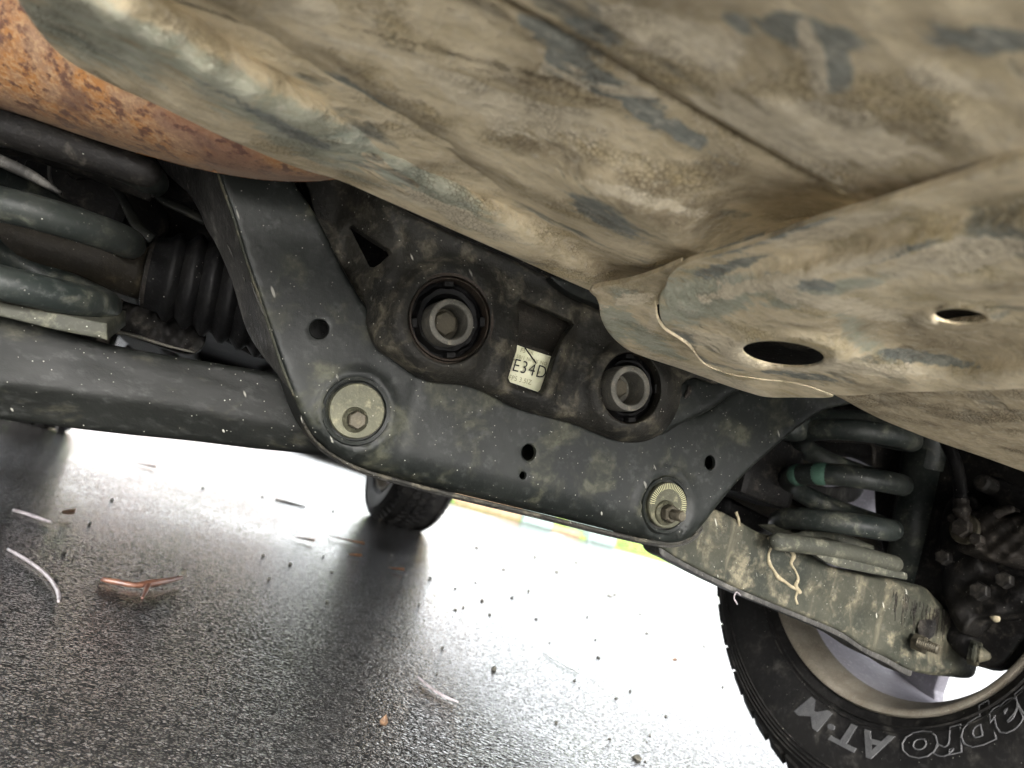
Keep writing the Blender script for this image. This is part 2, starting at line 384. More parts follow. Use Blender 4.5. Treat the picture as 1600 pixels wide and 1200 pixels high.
def mud(name, S=1.0, rot=(0, 0, .5), green=.0, crack=1.0, dark=0.0, ss=1.0):
    """dried silt over grey-green underbody coating"""
    m = N(name); st = m.co((1.0, 1+.7*ss, 1+.7*ss), rot); st2 = m.co((1-.2*ss, 1+1.2*ss, 1+1.2*ss), rot, (5.3, 2.2, 1.1)); un = m.co((1, 1, 1), rot, (1.3, .2, .7))
    n1 = m.noise(9*S, 6, .55, st, .2); n2 = m.noise(10*S, 6, .62, st2, .15); n3 = m.noise(40*S, 6, .68, st); n4 = m.noise(210, 4, .6, un); n5 = m.noise(19*S, 6, .6, un, .2); n6 = m.noise(90, 5, .7, m.co((1-.5*ss, 1+1.5*ss, 1+1.5*ss), rot))
    tan = m.mix(m.ramp(n3, .3, .7), (.60, .50, .32), (.76, .65, .45))
    tan = m.mix(m.math('MULTIPLY', m.ramp(n5, .5, .66), .7), tan, (.58, .45, .23))
    brown = m.mix(m.ramp(n3, .35, .65), (.29, .235, .15), (.46, .38, .25))
    col = m.mix(m.ramp(n1, .30+dark*.06, .52+dark*.06), brown, tan)
    slate = m.mix(m.ramp(n3, .35, .7), (.12, .135, .125), (.27, .28, .25))
    k = m.math('MULTIPLY', m.ramp(n2, .575-green*.10, .66-green*.08), m.ramp(n6, .25, .5)); col = m.mix(m.math('MULTIPLY', k, .85), col, slate)
    if green:
        kk = m.ramp(n5, .42, .6); col = m.mix(m.math('MULTIPLY', kk, green*.5), col, (.34, .365, .28))
    at = m.n('ShaderNodeAttribute'); at.attribute_name = 'stain_shade'; sp = m.n('ShaderNodeSeparateColor'); m.l(at.outputs['Color'], sp.inputs[0])
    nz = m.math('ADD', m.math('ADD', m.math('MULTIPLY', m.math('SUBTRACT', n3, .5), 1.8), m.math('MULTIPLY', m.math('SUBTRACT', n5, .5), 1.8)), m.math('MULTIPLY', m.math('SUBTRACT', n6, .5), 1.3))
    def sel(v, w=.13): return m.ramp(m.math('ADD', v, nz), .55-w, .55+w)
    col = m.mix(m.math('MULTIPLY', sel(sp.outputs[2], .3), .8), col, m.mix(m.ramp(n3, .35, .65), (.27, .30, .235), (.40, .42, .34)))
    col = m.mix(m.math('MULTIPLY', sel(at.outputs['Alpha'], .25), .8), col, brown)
    col = m.mix(m.math('MULTIPLY', sel(sp.outputs[0]), .9), col, m.mix(m.ramp(n6, .35, .7), (.15, .17, .16), (.31, .32, .28)))
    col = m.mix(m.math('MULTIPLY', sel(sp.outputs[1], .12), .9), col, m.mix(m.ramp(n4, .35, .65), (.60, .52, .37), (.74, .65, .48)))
    col = m.mix(m.math('MULTIPLY', m.ramp(n4, .48, .75), .4), col, (.66, .60, .48))
    col = m.mix(m.math('MULTIPLY', m.ramp(n6, .5, .3), .3), col, (.17, .14, .095))
    h = m.math('ADD', m.math('MULTIPLY', n3, 1.0), m.math('MULTIPLY', n4, .5))
    vr = m.vor(330, 'DISTANCE_TO_EDGE', co=m.co((1, 1.3, 1.3), rot))
    ck = m.math('MULTIPLY', m.ramp(vr.outputs['Distance'], .0, .12), m.math('MULTIPLY', m.ramp(n5, .46, .6), crack))
    col = m.mix(m.math('MULTIPLY', m.math('SUBTRACT', m.math('MULTIPLY', m.ramp(n5, .46, .6), crack), ck), .45), col, (.14, .10, .06))
    h = m.math('ADD', h, m.math('MULTIPLY', ck, .35)); h = m.math('ADD', h, m.math('MULTIPLY', k, -.5))
    return m.fin(col, .82, m.bump(h, .0026), 0, .3)
MA, MB_ = aZ(800, 0, .44), aZ(1365, 322, .44); MANG = -math.atan2(MB_.y-MA.y, MB_.x-MA.x)
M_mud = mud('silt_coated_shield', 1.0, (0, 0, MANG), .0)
M_mud_green = mud('grey_green_shield', 1.2, (0, 0, .35), .8, .3)
M_mud_bracket = mud('silt_coated_bracket', 1.5, (0, 0, .1), .25, .5, 0, .25)
M_mud_skin = mud('cracked_silt_skin', 1.2, (0, 0, -.2), .2, 1.6)
def _rust():
    m = N('rusty_muffler'); c = m.co((1, 1, 1)); a = m.noise(120, 5, .6, c); b = m.noise(34, 6, .65, c, .3); g = m.noise(11, 4, .5, m.co((1, 1, 1), off=(2, 1, 0))); f = m.noise(300, 3, .6, c)
    col = m.mix(m.ramp(b, .38, .6), (.30, .185, .115), (.36, .165, .055)); col = m.mix(m.math('MULTIPLY', m.ramp(f, .42, .66), .6), col, (.50, .33, .18))
    col = m.mix(m.math('MULTIPLY', m.ramp(g, .42, .6), .75), col, (.19, .105, .075))
    k = m.ramp(a, .50, .62); k = m.math('MULTIPLY', k, m.ramp(b, .34, .50)); col = m.mix(m.math('MULTIPLY', k, .88), col, (.10, .05, .04))
    k3 = m.ramp(m.noise(24, 7, .72, m.co((1, 1, 1), off=(1, 4, 2))), .52, .66); col = m.mix(m.math('MULTIPLY', k3, .7), col, (.12, .07, .055))
    sep = m.n('ShaderNodeSeparateXYZ'); m.l(m.tc.outputs['Normal'], sep.inputs[0])     # paler tan towards the lower edge, set by surface direction
    col = m.mix(m.math('MULTIPLY', m.ramp(m.math('ADD', sep.outputs[1], m.math('MULTIPLY', b, .6)), .05, .7), .75), col, (.42, .33, .25))
    return m.fin(col, .7, m.bump(m.math('ADD', a, f), .0006), .1, .3)
M_rust = _rust()
def _ground():
    m = N('wet_asphalt'); c = m.co()
    n1 = m.noise(1.3, 4, .5); n2 = m.noise(55, 3, .6); g = m.vor(400, 'F1'); g2 = m.vor(150, 'F1', co=m.co(off=(.3, .7, 0)))
    fine = m.noise(700, 2, .5)
    col = m.mix(m.ramp(n2, .35, .7), (.012, .012, .012), (.026, .025, .024))
    sep = m.n('ShaderNodeSeparateColor'); m.l(g.outputs['Color'], sep.inputs[0])
    col = m.mix(m.math('MULTIPLY', m.math('GREATER_THAN', sep.outputs[0], .93), .6), col, (.12, .115, .11))
    h = m.math('ADD', m.math('MULTIPLY', m.ramp(g.outputs['Distance'], .55, .0), .65), m.math('MULTIPLY', m.ramp(g2.outputs['Distance'], .6, .0), .6))
    film = m.ramp(n1, .40, .62)                        # thicker water film lies in the hollows
    h = m.math('MULTIPLY', h, m.math('ADD', m.math('MULTIPLY', film, -.45), 1.0))
    rough = m.math('ADD', m.math('MULTIPLY', film, -.08), .17)
    return m.fin(col, rough, m.bump(h, .0012, 1.0), 0, .5)
M_ground = _ground()
def simple(name, a, b, sc=8, rough=.8, bump=.002):
    m = N(name); n = m.noise(sc, 6, .6); return m.fin(m.mix(m.ramp(n, .35, .65), a, b), rough, m.bump(n, bump))
M_grass = simple('grass', (.035, .065, .006), (.075, .11, .013), 3)
M_blade = simple('grass_blade', (.05, .095, .008), (.10, .145, .016), 5, .6, .0005)
M_leaf = simple('hedge_leaf', (.03, .06, .015), (.07, .10, .025), 3, .6, .0005)
M_tan = simple('tan_mulch', (.10, .062, .033), (.13, .088, .05), 6)
M_conc = simple('green_grey_concrete', (.058, .080, .074), (.075, .10, .092), 6)
M_brick = simple('brown_brick', (.13, .095, .085), (.17, .125, .11), 3)
M_twig = simple('twig_bark', (.05, .022, .016), (.11, .05, .03), 60, .4, .0006)
M_stalk = simple('pale_stalk', (.17, .15, .155), (.30, .27, .28), 90, .4, .0003)
M_debris = simple('leaf_crumb', (.03, .035, .03), (.07, .06, .045), 90, .5, .0008)
M_leaf_o = simple('orange_leaf', (.17, .075, .03), (.24, .11, .045), 90, .4, .0004)
M_leaf_b = simple('brown_leaf', (.07, .045, .03), (.12, .075, .045), 90, .4, .0004)

# ================================================================== THE SETTING
mesh('ground', [(-60, -40, 0), (80, -40, 0), (80, 90, 0), (-60, 90, 0)], [(0, 1, 2, 3)], M_ground, smooth=False, kind='structure', origin=(0, 0, 0))
# the far verge starts along the line seen under the crossmember
A = aZ(711, 787, 0); B = aZ(1085, 891, 0); dv = (B-A).normalized(); nv = Vector((-dv.y, dv.x, 0))
if nv.y < 0: nv = -nv
def V2(s, n, z=0): return A+dv*s+nv*n+Vector((0, 0, z))
LAB = (B-A).length
vs = [V2(-.3, 0, 0), V2(60, 0, 0), V2(60, 0, .05), V2(-.3, 0, .05), V2(60, 2, .22), V2(-.3, 2, .22), V2(60, 40, .9), V2(-.3, 40, .9)]
mesh('grass_verge', vs, [(0, 1, 2, 3), (3, 2, 4, 5), (5, 4, 6, 7)], M_grass, smooth=False, kind='structure')
mb = MB()
for _ in range(9000):
    s = random.uniform(0, 14); n = random.random()**1.6*4; b = V2(s, n+.03, .05+min(n, 2)*.085); h = random.uniform(.05, .16); a = random.uniform(0, PI); w = .006
    u = Vector((math.cos(a), math.sin(a), 0))*w; l = Vector((random.gauss(0, .03), random.gauss(0, .03), h))
    mb.add([b-u, b+u, b+l], [(0, 1, 2)])
mb.out('grass', M_blade, smooth=False, kind='stuff', label='short bright green grass growing on the far verge')
def on_verge(px, py): p = aZ(px, py, 0); return (p-A).dot(dv)
def vbox(s0, s1, n0, n1, z0, z1):
    vs = [V2(s, n, z) for s in (s0, s1) for n in (n0, n1) for z in (z0, z1)]
    return vs, [(0, 1, 3, 2), (4, 6, 7, 5), (0, 4, 5, 1), (2, 3, 7, 6), (0, 2, 6, 4), (1, 5, 7, 3)]
def vb(name, px0, px1, n0, n1, z1, mat, bev=.02, **kw):
    lineY = lambda x: 787+.278*(x-711)
    s0, s1 = on_verge(px0, lineY(px0)), on_verge(px1, lineY(px1)); v, f = vbox(s0, s1, n0, n1, 0, z1)
    o = mesh(name, v, f, mat, smooth=False, **kw); return bevel(o, bev)
vb('concrete_block', 813, 858, -.06, .5, .62, M_conc, label='pale grey-green concrete block at the verge edge, the left one, beside the tan bed', category='block', group='concrete blocks along the verge')
vb('concrete_block', 915, 956, -.06, .5, .62, M_conc, label='pale grey-green concrete block at the verge edge, the right one, beside plain green grass', category='block', group='concrete blocks along the verge')
vb('mulch_bed', 709, 812, -.02, 1.6, .26, M_tan, .05, label='tan mulch bed at the far verge left of both pale blocks', category='garden bed')
vb('mulch_bed', 860, 905, -.02, .35, .10, M_tan, .03, label='small tan mulch patch between the two pale concrete blocks', category='garden bed')
# house and hedge beyond the front of the car, seen only through gaps and as a tint on the wet ground
wall_o = empty('garden_wall', (.0, 27, 0), label='low pinkish brown wall far ahead of the car, seen through small gaps', category='wall')
hv, hf = boxg((.0, 27, 1.1), (8.0, .4, 2.2)); mesh('masonry', hv, hf, M_brick, wall_o, smooth=False)
box('coping', (.0, 27, 2.24), (8.1, .5, .08), M_conc, wall_o)
mb = MB()
for _ in range(14000):
    y = 22+random.gauss(0, .35); x = random.uniform(-14, 9); z = random.uniform(0, .7+.15*math.sin(x*1.3)+.1*math.sin(x*3.1)); s = random.uniform(.03, .07)
    a = Vector((random.gauss(0, 1), random.gauss(0, 1), random.gauss(0, 1))).normalized()*s; b_ = a.orthogonal().normalized()*s*.6; p = Vector((x, y, z))
    mb.add([p-a, p+b_, p+a, p-b_], [(0, 1, 2, 3)])
hd = mb.out('hedge', M_leaf, smooth=False, label='long low green hedge standing ahead of the car before the house', category='hedge')

# ================================================================== THE CAR
WX, WY, TR = .9642, .774, .3792
car = empty('parked_car', (.15, WY, 0), label='dark four-wheeled car seen from beneath, dusty underbody above wet ground', category='car')
XC = .27
# body shell: closed side profile with wheel arches
def body():
    prof = []; F_ = WY+2.974-.1
    def arch(yc): return [(yc+.46*math.cos(a), TR+.46*math.sin(a)) for a in np.linspace(PI, 0, 13)]
    z0 = .50
    prof += [(-.22, .62), (-.2, z0+.04), (.0, z0+.10)]
    prof = [(-.24, .70), (-.24, .56)]
    prof += [(WY-.46, .56)]+[(y, z) for y, z in arch(WY) if z > .56]+[(WY+.46, .50)]
    prof += [(F_-.46, .50)]+[(y, z) for y, z in arch(F_) if z > .5]+[(F_+.47, .48), (F_+.85, .44), (F_+.92, .62), (F_+.90, 1.0), (F_+.1, 1.15), (F_-.5, 1.65), (WY-.2, 1.72), (-.1, 1.2)]
    xs = (XC-.93, XC+.93); n = len(prof)
    vs = [(x, y, z) for x in xs for y, z in prof]
    fs = [tuple(range(n)), tuple(range(2*n-1, n-1, -1))]+[(i, (i+1) % n, n+(i+1) % n, n+i) for i in range(n)]
    return mesh('body', vs, fs, M_body, car, smooth=False), F_
b_, FY = body()
box('floor_pan', (XC, 2.35, .485), (1.5, 2.2, .02), M_plastic, car)
for x in (XC-.90, XC+.90): box('sill', (x, 2.3, .44), (.09, 2.1, .12), M_plastic, car)
for x in (XC-.42, XC+.42): box('frame_rail', (x, 2.2, .42), (.09, 2.9, .10), M_dark, car, bev=.01)
box('front_undertray', (XC, FY+.25, .40), (1.15, 1.2, .05), M_plastic, car, bev=.02)
box('front_crossmember', (XC, FY-.05, .33), (.85, .16, .10), M_dark, car, bev=.02)
for s in (-1, 1): tube('front_control_arm', [(XC+s*.35, FY-.1, .31), (XC+s*.66, FY, .27)], .03, M_dark, car)
tube('propeller_shaft', [(XC-.05, 1.2, .43), (XC-.05, FY-.6, .44)], .04, M_dark, car)
tube('exhaust_pipe', [(-.25, .75, .50), (-.12, 1.1, .47), (-.1, 1.8, .44), (-.05, 3.0, .43)], .03, M_dark, car)

# ---------------- wheels
def wheel(x, y, s, full=True):
    """s=+1: inner face looks to -X (right wheel)"""
    tr = s; zc = TR-(0 if full else .007)
    ty = lathe('tyre', [(.2288, .008), (.238, -.006), (.262, -.016), (.30, -.022), (.335, -.023), (.352, -.016), (.363, -.002), (.368, .015), (.370, .04), (.370, .21), (.363, .25), (.335, .27), (.28, .268), (.232, .255), (.2288, .24), (.215, .2), (.215, .03)],
               (x, y, zc), (tr, 0, 0), M_tyre, car, 96, closed=True)
    # thin moulded rings on the sidewall and tread lugs
    for rr_ in (.247, .2545, .325, .331, .337, .343):
        lathe('sidewall_ring', [(rr_-.0015, -.0235 if rr_ > .3 else -.012), (rr_, -.0255 if rr_ > .3 else -.0145), (rr_+.0015, -.0235 if rr_ > .3 else -.0115)], (x, y, zc), (tr, 0, 0), M_tyre, ty, 96)
    mb = MB(); n = 54
    for k in range(n):
        for row in range(5):
            a = 2*PI*(k+(.5 if row % 2 else 0)+random.uniform(-.05, .05))/n
            hgt = .010
            if row in (0, 4):
                xo = (.002, .245)[row == 4]; c = (.3665, xo); w = (.036, .024, .013)
                tilt = -.75 if row == 0 else .75
            else:
                xo = .045+(row)*.04; c = (.3735, xo); w = (.034, .027, .012); tilt = 0
            R = Matrix.Rotation(a, 3, 'X')@Matrix.Rotation(tilt*1.0, 3, 'Y')
            if row in (0, 4): w = (.034, .030, .011)
            p = Matrix.Rotation(a, 3, 'X')@Vector((0, 0, c[0]))
            vs, fs = boxg((0, 0, 0), w, R@Matrix.Rotation(.25 if row % 2 else -.2, 3, 'Z'))
            mb.add([(x+tr*(c[1]+v.x if row != 0 else c[1]+v.x), y+p.y+v.y, zc+p.z+v.z) for v in vs], fs)
    tl = mb.out('tread_lugs', M_tyre, ty, smooth=False, kind='stuff')
    lip = lathe('rim', [(.224, .03), (.2275, .012), (.2330, .004), (.2345, -.004), (.2320, -.009), (.2275, -.009), (.2235, -.004), (.2205, .004), (.2185, .018), (.2105, .028), (.2085, .04)], (x, y, zc), (tr, 0, 0), M_rim_lip, car, 96, ang=60)
    lathe('rim_barrel', [(.2085, .04), (.2065, .09), (.205, .15), (.204, .18), (.213, .2), (.2275, .235), (.2295, .25)], (x, y, zc), (tr, 0, 0), M_rim_in, lip, 96, ang=60)
    # six broad spokes
    for k in range(6):
        a = 2*PI*k/6+.35; mb = MB(); P = []
        for r_, hw, xo, th in ((.03, .022, .185, .03), (.08, .028, .19, .03), (.14, .026, .2, .028), (.19, .034, .205, .026), (.212, .052, .2, .02)):
            for sx, sy in ((-1, -1), (1, -1), (1, 1), (-1, 1)):
                q = Matrix.Rotation(a, 3, 'X')@Vector((0, sy*hw, r_)); P.append((x+tr*(xo+sx*th/2), y+q.y, zc+q.z))
        fs = [(0, 1, 2, 3)]+[(i*4+j, i*4+(j+1) % 4, i*4+4+(j+1) % 4, i*4+4+j) for i in range(4) for j in range(4)]+[(16, 19, 18, 17)]
        bevel(mesh('spoke', P, fs, M_rim_in, lip, smooth=False), .004)
    lathe('hub', [(.0, .15), (.06, .15), (.07, .165), (.07, .2), (.05, .215), (0, .215)], (x, y, zc), (tr, 0, 0), M_rim_in, lip, 32)
    return ty, lip
tyR, rimR = wheel(WX, WY, 1)
wheel(WX-1.635+.24, FY, -1, False)
wheel(WX+.0, FY, 1, False)
wheel(WX-1.635+.24, WY, -1)

# raised sidewall lettering, bent round the wheel
def text_mesh(s, size, extr, outline=None, shear=0.0, offset=0.0, spacing=1.0):
    cu = bpy.data.curves.new('txt', 'FONT'); cu.body = s; cu.size = size; cu.extrude = extr; cu.shear = shear; cu.offset = offset; cu.space_character = spacing
    cu.resolution_u = 3
    if outline: cu.fill_mode = 'NONE'; cu.bevel_depth = outline; cu.bevel_resolution = 0; cu.extrude = 0
    o = bpy.data.objects.new('txt', cu); COL.objects.link(o); bpy.context.view_layer.update()
    me = bpy.data.meshes.new_from_object(o.evaluated_get(bpy.context.evaluated_depsgraph_get()))
    v = np.array([tuple(q.co) for q in me.vertices]); f = [tuple(p.vertices) for p in me.polygons]
    COL.objects.unlink(o); bpy.data.objects.remove(o); bpy.data.meshes.remove(me); return v, f
def ring_text(s, size, rb, phi0, outline=None, offset=0, shear=.0, sx=1.0, name='raised_lettering'):
    v, f = text_mesh(s, size, .0012, outline, shear, offset)
    # cut long edges so that the letters bend
    out = []
    rm = rb+size*.33
    for tx, ty_, tz in v:
        ph = math.radians(phi0)+tx*sx/rm; r_ = rb+ty_
        xo = np.interp(r_, [.238, .262, .30, .335, .352], [-.006, -.016, -.022, -.023, -.016])
        out.append((WX+xo-.0006-(tz if not outline else tz), WY-r_*math.sin(ph), TR+r_*math.cos(ph)))
    return mesh(name, out, f, M_letter, tyR, smooth=False)
def span(s, size, shear): v, f = text_mesh(s, size, .001, None, shear); return v[:, 0].max()
def fit(pre1, c1, pre2, c2, size, rb, p1, p2, shear):
    xa = (span(pre1, size, shear)+span(pre1+c1, size, shear))/2 if pre1 else span(c1, size, shear)/2
    xb = (span(pre2, size, shear)+span(pre2+c2, size, shear))/2; rm = rb+size*.33
    sx = math.radians(p2-p1)*rm/(xb-xa); return p1-math.degrees(xa*sx/rm), sx
f0, f1 = fit('Dyn', 'a', 'Dynapr', 'o', .058, .254, 129.5, 156.0, .15)
ring_text('Dynapro', .058, .254, f0, outline=.0009, offset=.0025, shear=.15, sx=f1)
f0, f1 = fit('', 'A', 'AT\u00b7', 'M', .046, .260, 169.0, 191.5, .2)
ring_text('AT\u00b7M', .046, .260, f0, shear=.2, sx=f1, offset=.0012)

# ---------------- rear crossmember
YC = .60
plate = [(335, 240, 6), (346, 283, 6), (366, 340, 6), (384, 400, 6), (401, 450, 6), (420, 505, 6), (441, 570, 8), (456, 612, 10), (472, 652, 16), (492, 684, 30), (520, 710, 40), (560, 730, 46), (640, 752, 50), (740, 777, 50), (850, 803, 50), (950, 828, 46), (1010, 843, 40), (1045, 848, 32), (1072, 843, 20), (1094, 824, 12), (1120, 791, 8), (1160, 744, 6), (1205, 703, 6), (1250, 665, 6), (1290, 640, 6), (1335, 628, 6),
         (1370, 600, 6), (1330, 560, 6), (1250, 560, 8), (1190, 585, 10), (1150, 606, 12), (1120, 628, 14), (1085, 648, 14), (1040, 640, 6), (980, 640, 6), (900, 630, 6), (840, 610, 6), (780, 590, 6), (720, 570, 6), (660, 550, 6), (620, 535, 6), (598, 530, 6), (584, 512, 6), (577, 487, 6), (561, 463, 6), (531, 411, 6), (505, 358, 6), (482, 318, 6), (460, 287, 6), (440, 240, 6)]
def circ_px(cx, cy, rx, ry, n=18): return [(cx+rx*math.cos(2*PI*i/n), cy+ry*math.sin(2*PI*i/n)) for i in range(n)]
def plate_relief(Q):
    r = np.zeros(len(Q))
    for cx, cy, k in ((557, 644, 1.0), (1041, 792, .76)):
        d = np.hypot((Q[:, 0]-cx)/(k), (Q[:, 1]-cy)/(k*1.08 if k > .9 else k*1.3))
        r += -.0028*(sstep(66, 58, d)) + .0045*sstep(53, 49, d)
    # shallow pressed swage across the left leg
    d2 = (Q[:, 0]-640)+.25*(Q[:, 1]-640); r += .0012*np.exp(-(d2/7)**2)*(Q[:, 1] > 560)*(Q[:, 1] < 720)
    return r
cm = sheet('rear_crossmember', plate, tY(YC), M_plate, car, step=9, holes=[circ_px(499, 514, 15, 15), circ_px(826, 707, 11, 13), circ_px(817, 743, 5, 6), circ_px(1109, 723, 8, 11)],
           back=(0, .055, 0), hback=(0, .004, 0), relief=plate_relief)
cm['label'] = 'black pressed-steel crossmember with pale specks and mud spots'
# rolled lower seam: two thin overlapping edges
lower = [(470, 655), (490, 690), (520, 715), (560, 736), (640, 760), (740, 785), (850, 811), (950, 836), (1020, 851), (1055, 853), (1080, 845), (1098, 826)]
for j, (o1, o2, yy) in enumerate(((-7, -1, .612), (-6, 2, .632))):
    pl = [(x, y+o2) for x, y in lower]+[(x, y+o1) for x, y in lower[::-1]]
    sheet('lower_seam', pl, tY(yy), M_plate_side if j else M_mount, cm, step=8, back=(0, .012, 0), r=1.5,
          relief=lambda Q: .0016*np.sin(Q[:, 0]*.05)+.001*np.sin(Q[:, 0]*.17))
# weathered side wall of the left leg and its welded seam
sw_a = [(240, 230), (256, 266), (290, 297), (312, 331), (322, 356), (337, 381), (362, 440), (390, 525), (436, 588)]
sw_b = [(462, 618), (443, 573), (421, 505), (402, 450), (385, 400), (367, 340), (347, 283), (336, 240)]
def side_t(Q):
    d = np.full(len(Q), 1e9)
    bb = np.array(sw_b, float)
    for i in range(len(bb)-1):
        ab = bb[i+1]-bb[i]; t = np.clip(((Q-bb[i])@ab)/(ab@ab), 0, 1); d = np.minimum(d, np.linalg.norm(Q-(bb[i]+t[:, None]*ab), axis=1))
    return tY(.606)(Q)+.0011*d+.0012*np.sin(Q[:, 1]*.11+Q[:, 0]*.05)+.0015*np.exp(-((d-24)/6)**2)
sheet('leg_side_wall', sw_a+sw_b, side_t, M_plate_side, cm, step=8, back=(.01, .02, 0), r=4)
tube('edge_weld', [aY(x-1, y, .604) for x, y in sw_b[::-1]], .0019, M_arm_mud, cm, segs=8)
# lifted slot in the seam, its shade drawn as black tubes
for pts in ([(392, 440), (400, 462), (412, 490), (415, 497)], [(355, 380), (360, 392), (364, 402)], [(378, 428), (381, 436), (383, 442)]):
    tube('seam_slot_shade', [aY(x, y, .604) if pts[0][0] == 392 else aY(x, y, .618) for x, y in pts], [.0004, .0013, .0013, .0004][:len(pts)] if len(pts) == 4 else [.0003, .0012, .0003], M_ink_black, cm, segs=6)

# cam bolts
def cam_bolt(cx, cy, R, nut, off, Y, hexr, tip):
    c = aY(cx, cy, Y)
    ring = lathe('cam_seat', [(R*1.06, .004), (R*1.10, .0), (R*1.22, -.001), (R*1.27, .0015), (R*1.30, .006)], c, (0, 1, 0), M_plate, cm, 56)
    lathe('seat_shade_disc', [(0, .0035), (R*1.1, .0035)], c, (0, 1, 0), M_ink_black, cm, 40)  # black disc paints the shaded gap round the washer
    w = lathe('cam_washer', [(0, -.0016), (R*.96, -.0016), (R, -.0006), (R, .002)], c+Vector((0, -.0018, 0)), (0, 1, 0), M_washer, cm, 56)
    n = aY(nut[0], nut[1], Y-.004)
    lathe('bolt_flange', [(hexr*1.55, .002), (hexr*1.5, -.0015), (hexr*1.15, -.004)], n, (0, 1, 0), M_washer, cm, 32)
    hexnut('bolt', n+Vector((0, -.003, 0)), (0, -1, 0), hexr*1.12, tip*.55, M_bolt, cm, a0=.3, ch=.12)
    return n, c
nL, cL = cam_bolt(557, 642, .0225, (555, 656), 0, YC-.001, .0068, .014)
nR, cR = cam_bolt(1041, 789, .0222, (1040, 801), 0, YC-.001, .0078, .016)
lathe('bolt_shank', [(.0050, 0), (.0050, .004)]+[(.0052 if i % 2 else .0045, .005+i*.0009) for i in range(12)]+[(.004, .0165), (0, .0165)], nR+Vector((0, -.010, 0)), (0, -1, 0), M_bolt, cm, 24)
mb = MB()
for k in range(34):
    a = PI*(-.05+1.1*k/33); u = Vector((math.cos(a), 0, math.sin(a))); p = cR+u*.0185+Vector((0, -.0036, 0)); t = Vector((-u.z, 0, u.x))
    mb.add([p-u*.0028-t*.0003, p-u*.0028+t*.0003, p+u*.0028+t*.0003, p+u*.0028-t*.0003], [(0, 1, 2, 3)])
mb.out('graduation_marks', M_ink2, cm, smooth=False)

# ---------------- differential mount (pressed carrier with two bushings)
mount = [(470, 262, 4), (482, 300, 4), (494, 345, 4), (512, 385, 5), (535, 430, 6), (555, 470, 6), (572, 510, 8), (590, 545, 20), (616, 563, 30), (645, 584, 36), (672, 597, 36), (700, 600, 34), (730, 603, 32), (760, 614, 32), (800, 635, 32), (840, 648, 32), (868, 655, 32), (900, 664, 34), (940, 680, 36), (975, 691, 36), (1010, 689, 34), (1035, 676, 28), (1052, 655, 20), (1062, 630, 16), (1066, 600, 12), (1085, 590, 6), (1120, 600, 5), (1150, 570, 5), (1120, 545, 5), (1060, 530, 5), (1000, 495, 5), (940, 470, 6), (900, 452, 6), (840, 424, 6), (770, 392, 6), (700, 362, 6), (640, 333, 6), (580, 300, 6), (530, 276, 6), (500, 255, 6)]
tri = [(547, 356), (550, 353), (580, 374), (608, 391), (611, 396), (597, 410), (584, 418), (578, 417), (565, 392)]
trap = [(809, 475), (814, 468), (850, 483), (893, 502), (896, 507), (884, 522), (872, 545), (866, 560), (857, 590), (850, 609), (844, 614), (820, 605), (797, 597), (794, 591), (800, 570), (807, 548), (811, 520), (811, 495)]
def mount_t(Q):
    x, y = Q[:, 0], Q[:, 1]
    k = sstep(620, 520, x)*sstep(600, 470, y)
    return tY(1.0)(Q)*(.578+.05*k+.010*sstep(560, 380, y-.25*(x-700)))
def mount_relief(Q):
    x, y = Q[:, 0], Q[:, 1]; r = np.zeros(len(Q))
    for cx, cy, R0, ex in ((702, 497, 1.0, 1.0), (986, 607, .84, .88)):
        d = np.hypot((x-cx)/ex, y-cy)/R0
        r += -.012*np.exp(-np.maximum(0, d-74)**2/(2*18.**2))+ .006*sstep(100, 86, d)*0
        r += .0022*np.exp(-((d-98)/5.)**2)*sstep(-.2, .6, np.cos(np.arctan2(y-cy, x-cx)+2.2))
    # rib between the window and the bosses
    dx = (x-835)*np.cos(.28)+(y-540)*np.sin(.28); dy = -(x-835)*np.sin(.28)+(y-540)*np.cos(.28)
    q = np.maximum(np.abs(dx)-36, np.abs(dy)-72); r += -.004*np.exp(-((q-6)/9.)**2)
    r += .006*np.exp(-((dx+66)/12.)**2)*sstep(100, 20, np.abs(dy))+.006*np.exp(-((dx-62)/12.)**2)*sstep(120, 20, np.abs(dy))
    # folded upper flange
    e = y-(333+(x-640)*.437); r += -.004*np.exp(-((e-10)/8.)**2)*(x > 560)
    e2 = np.hypot(x-577, y-385); r += -.004*np.exp(-((e2-52)/10.)**2)
    return r
mt = sheet('differential_mount', mount, mount_t, M_mount, car, step=8, holes=[lin(tri), lin(trap), circ_px(702, 499, 64, 69, 26), circ_px(985, 606, 47, 56, 24)], back=(0, .03, .004), hback=(0, .008, 0), relief=mount_relief, r=6, hr=4, cap=False)
mt['label'] = 'dusty black-brown carrier bracket with a triangular and a tapered window'
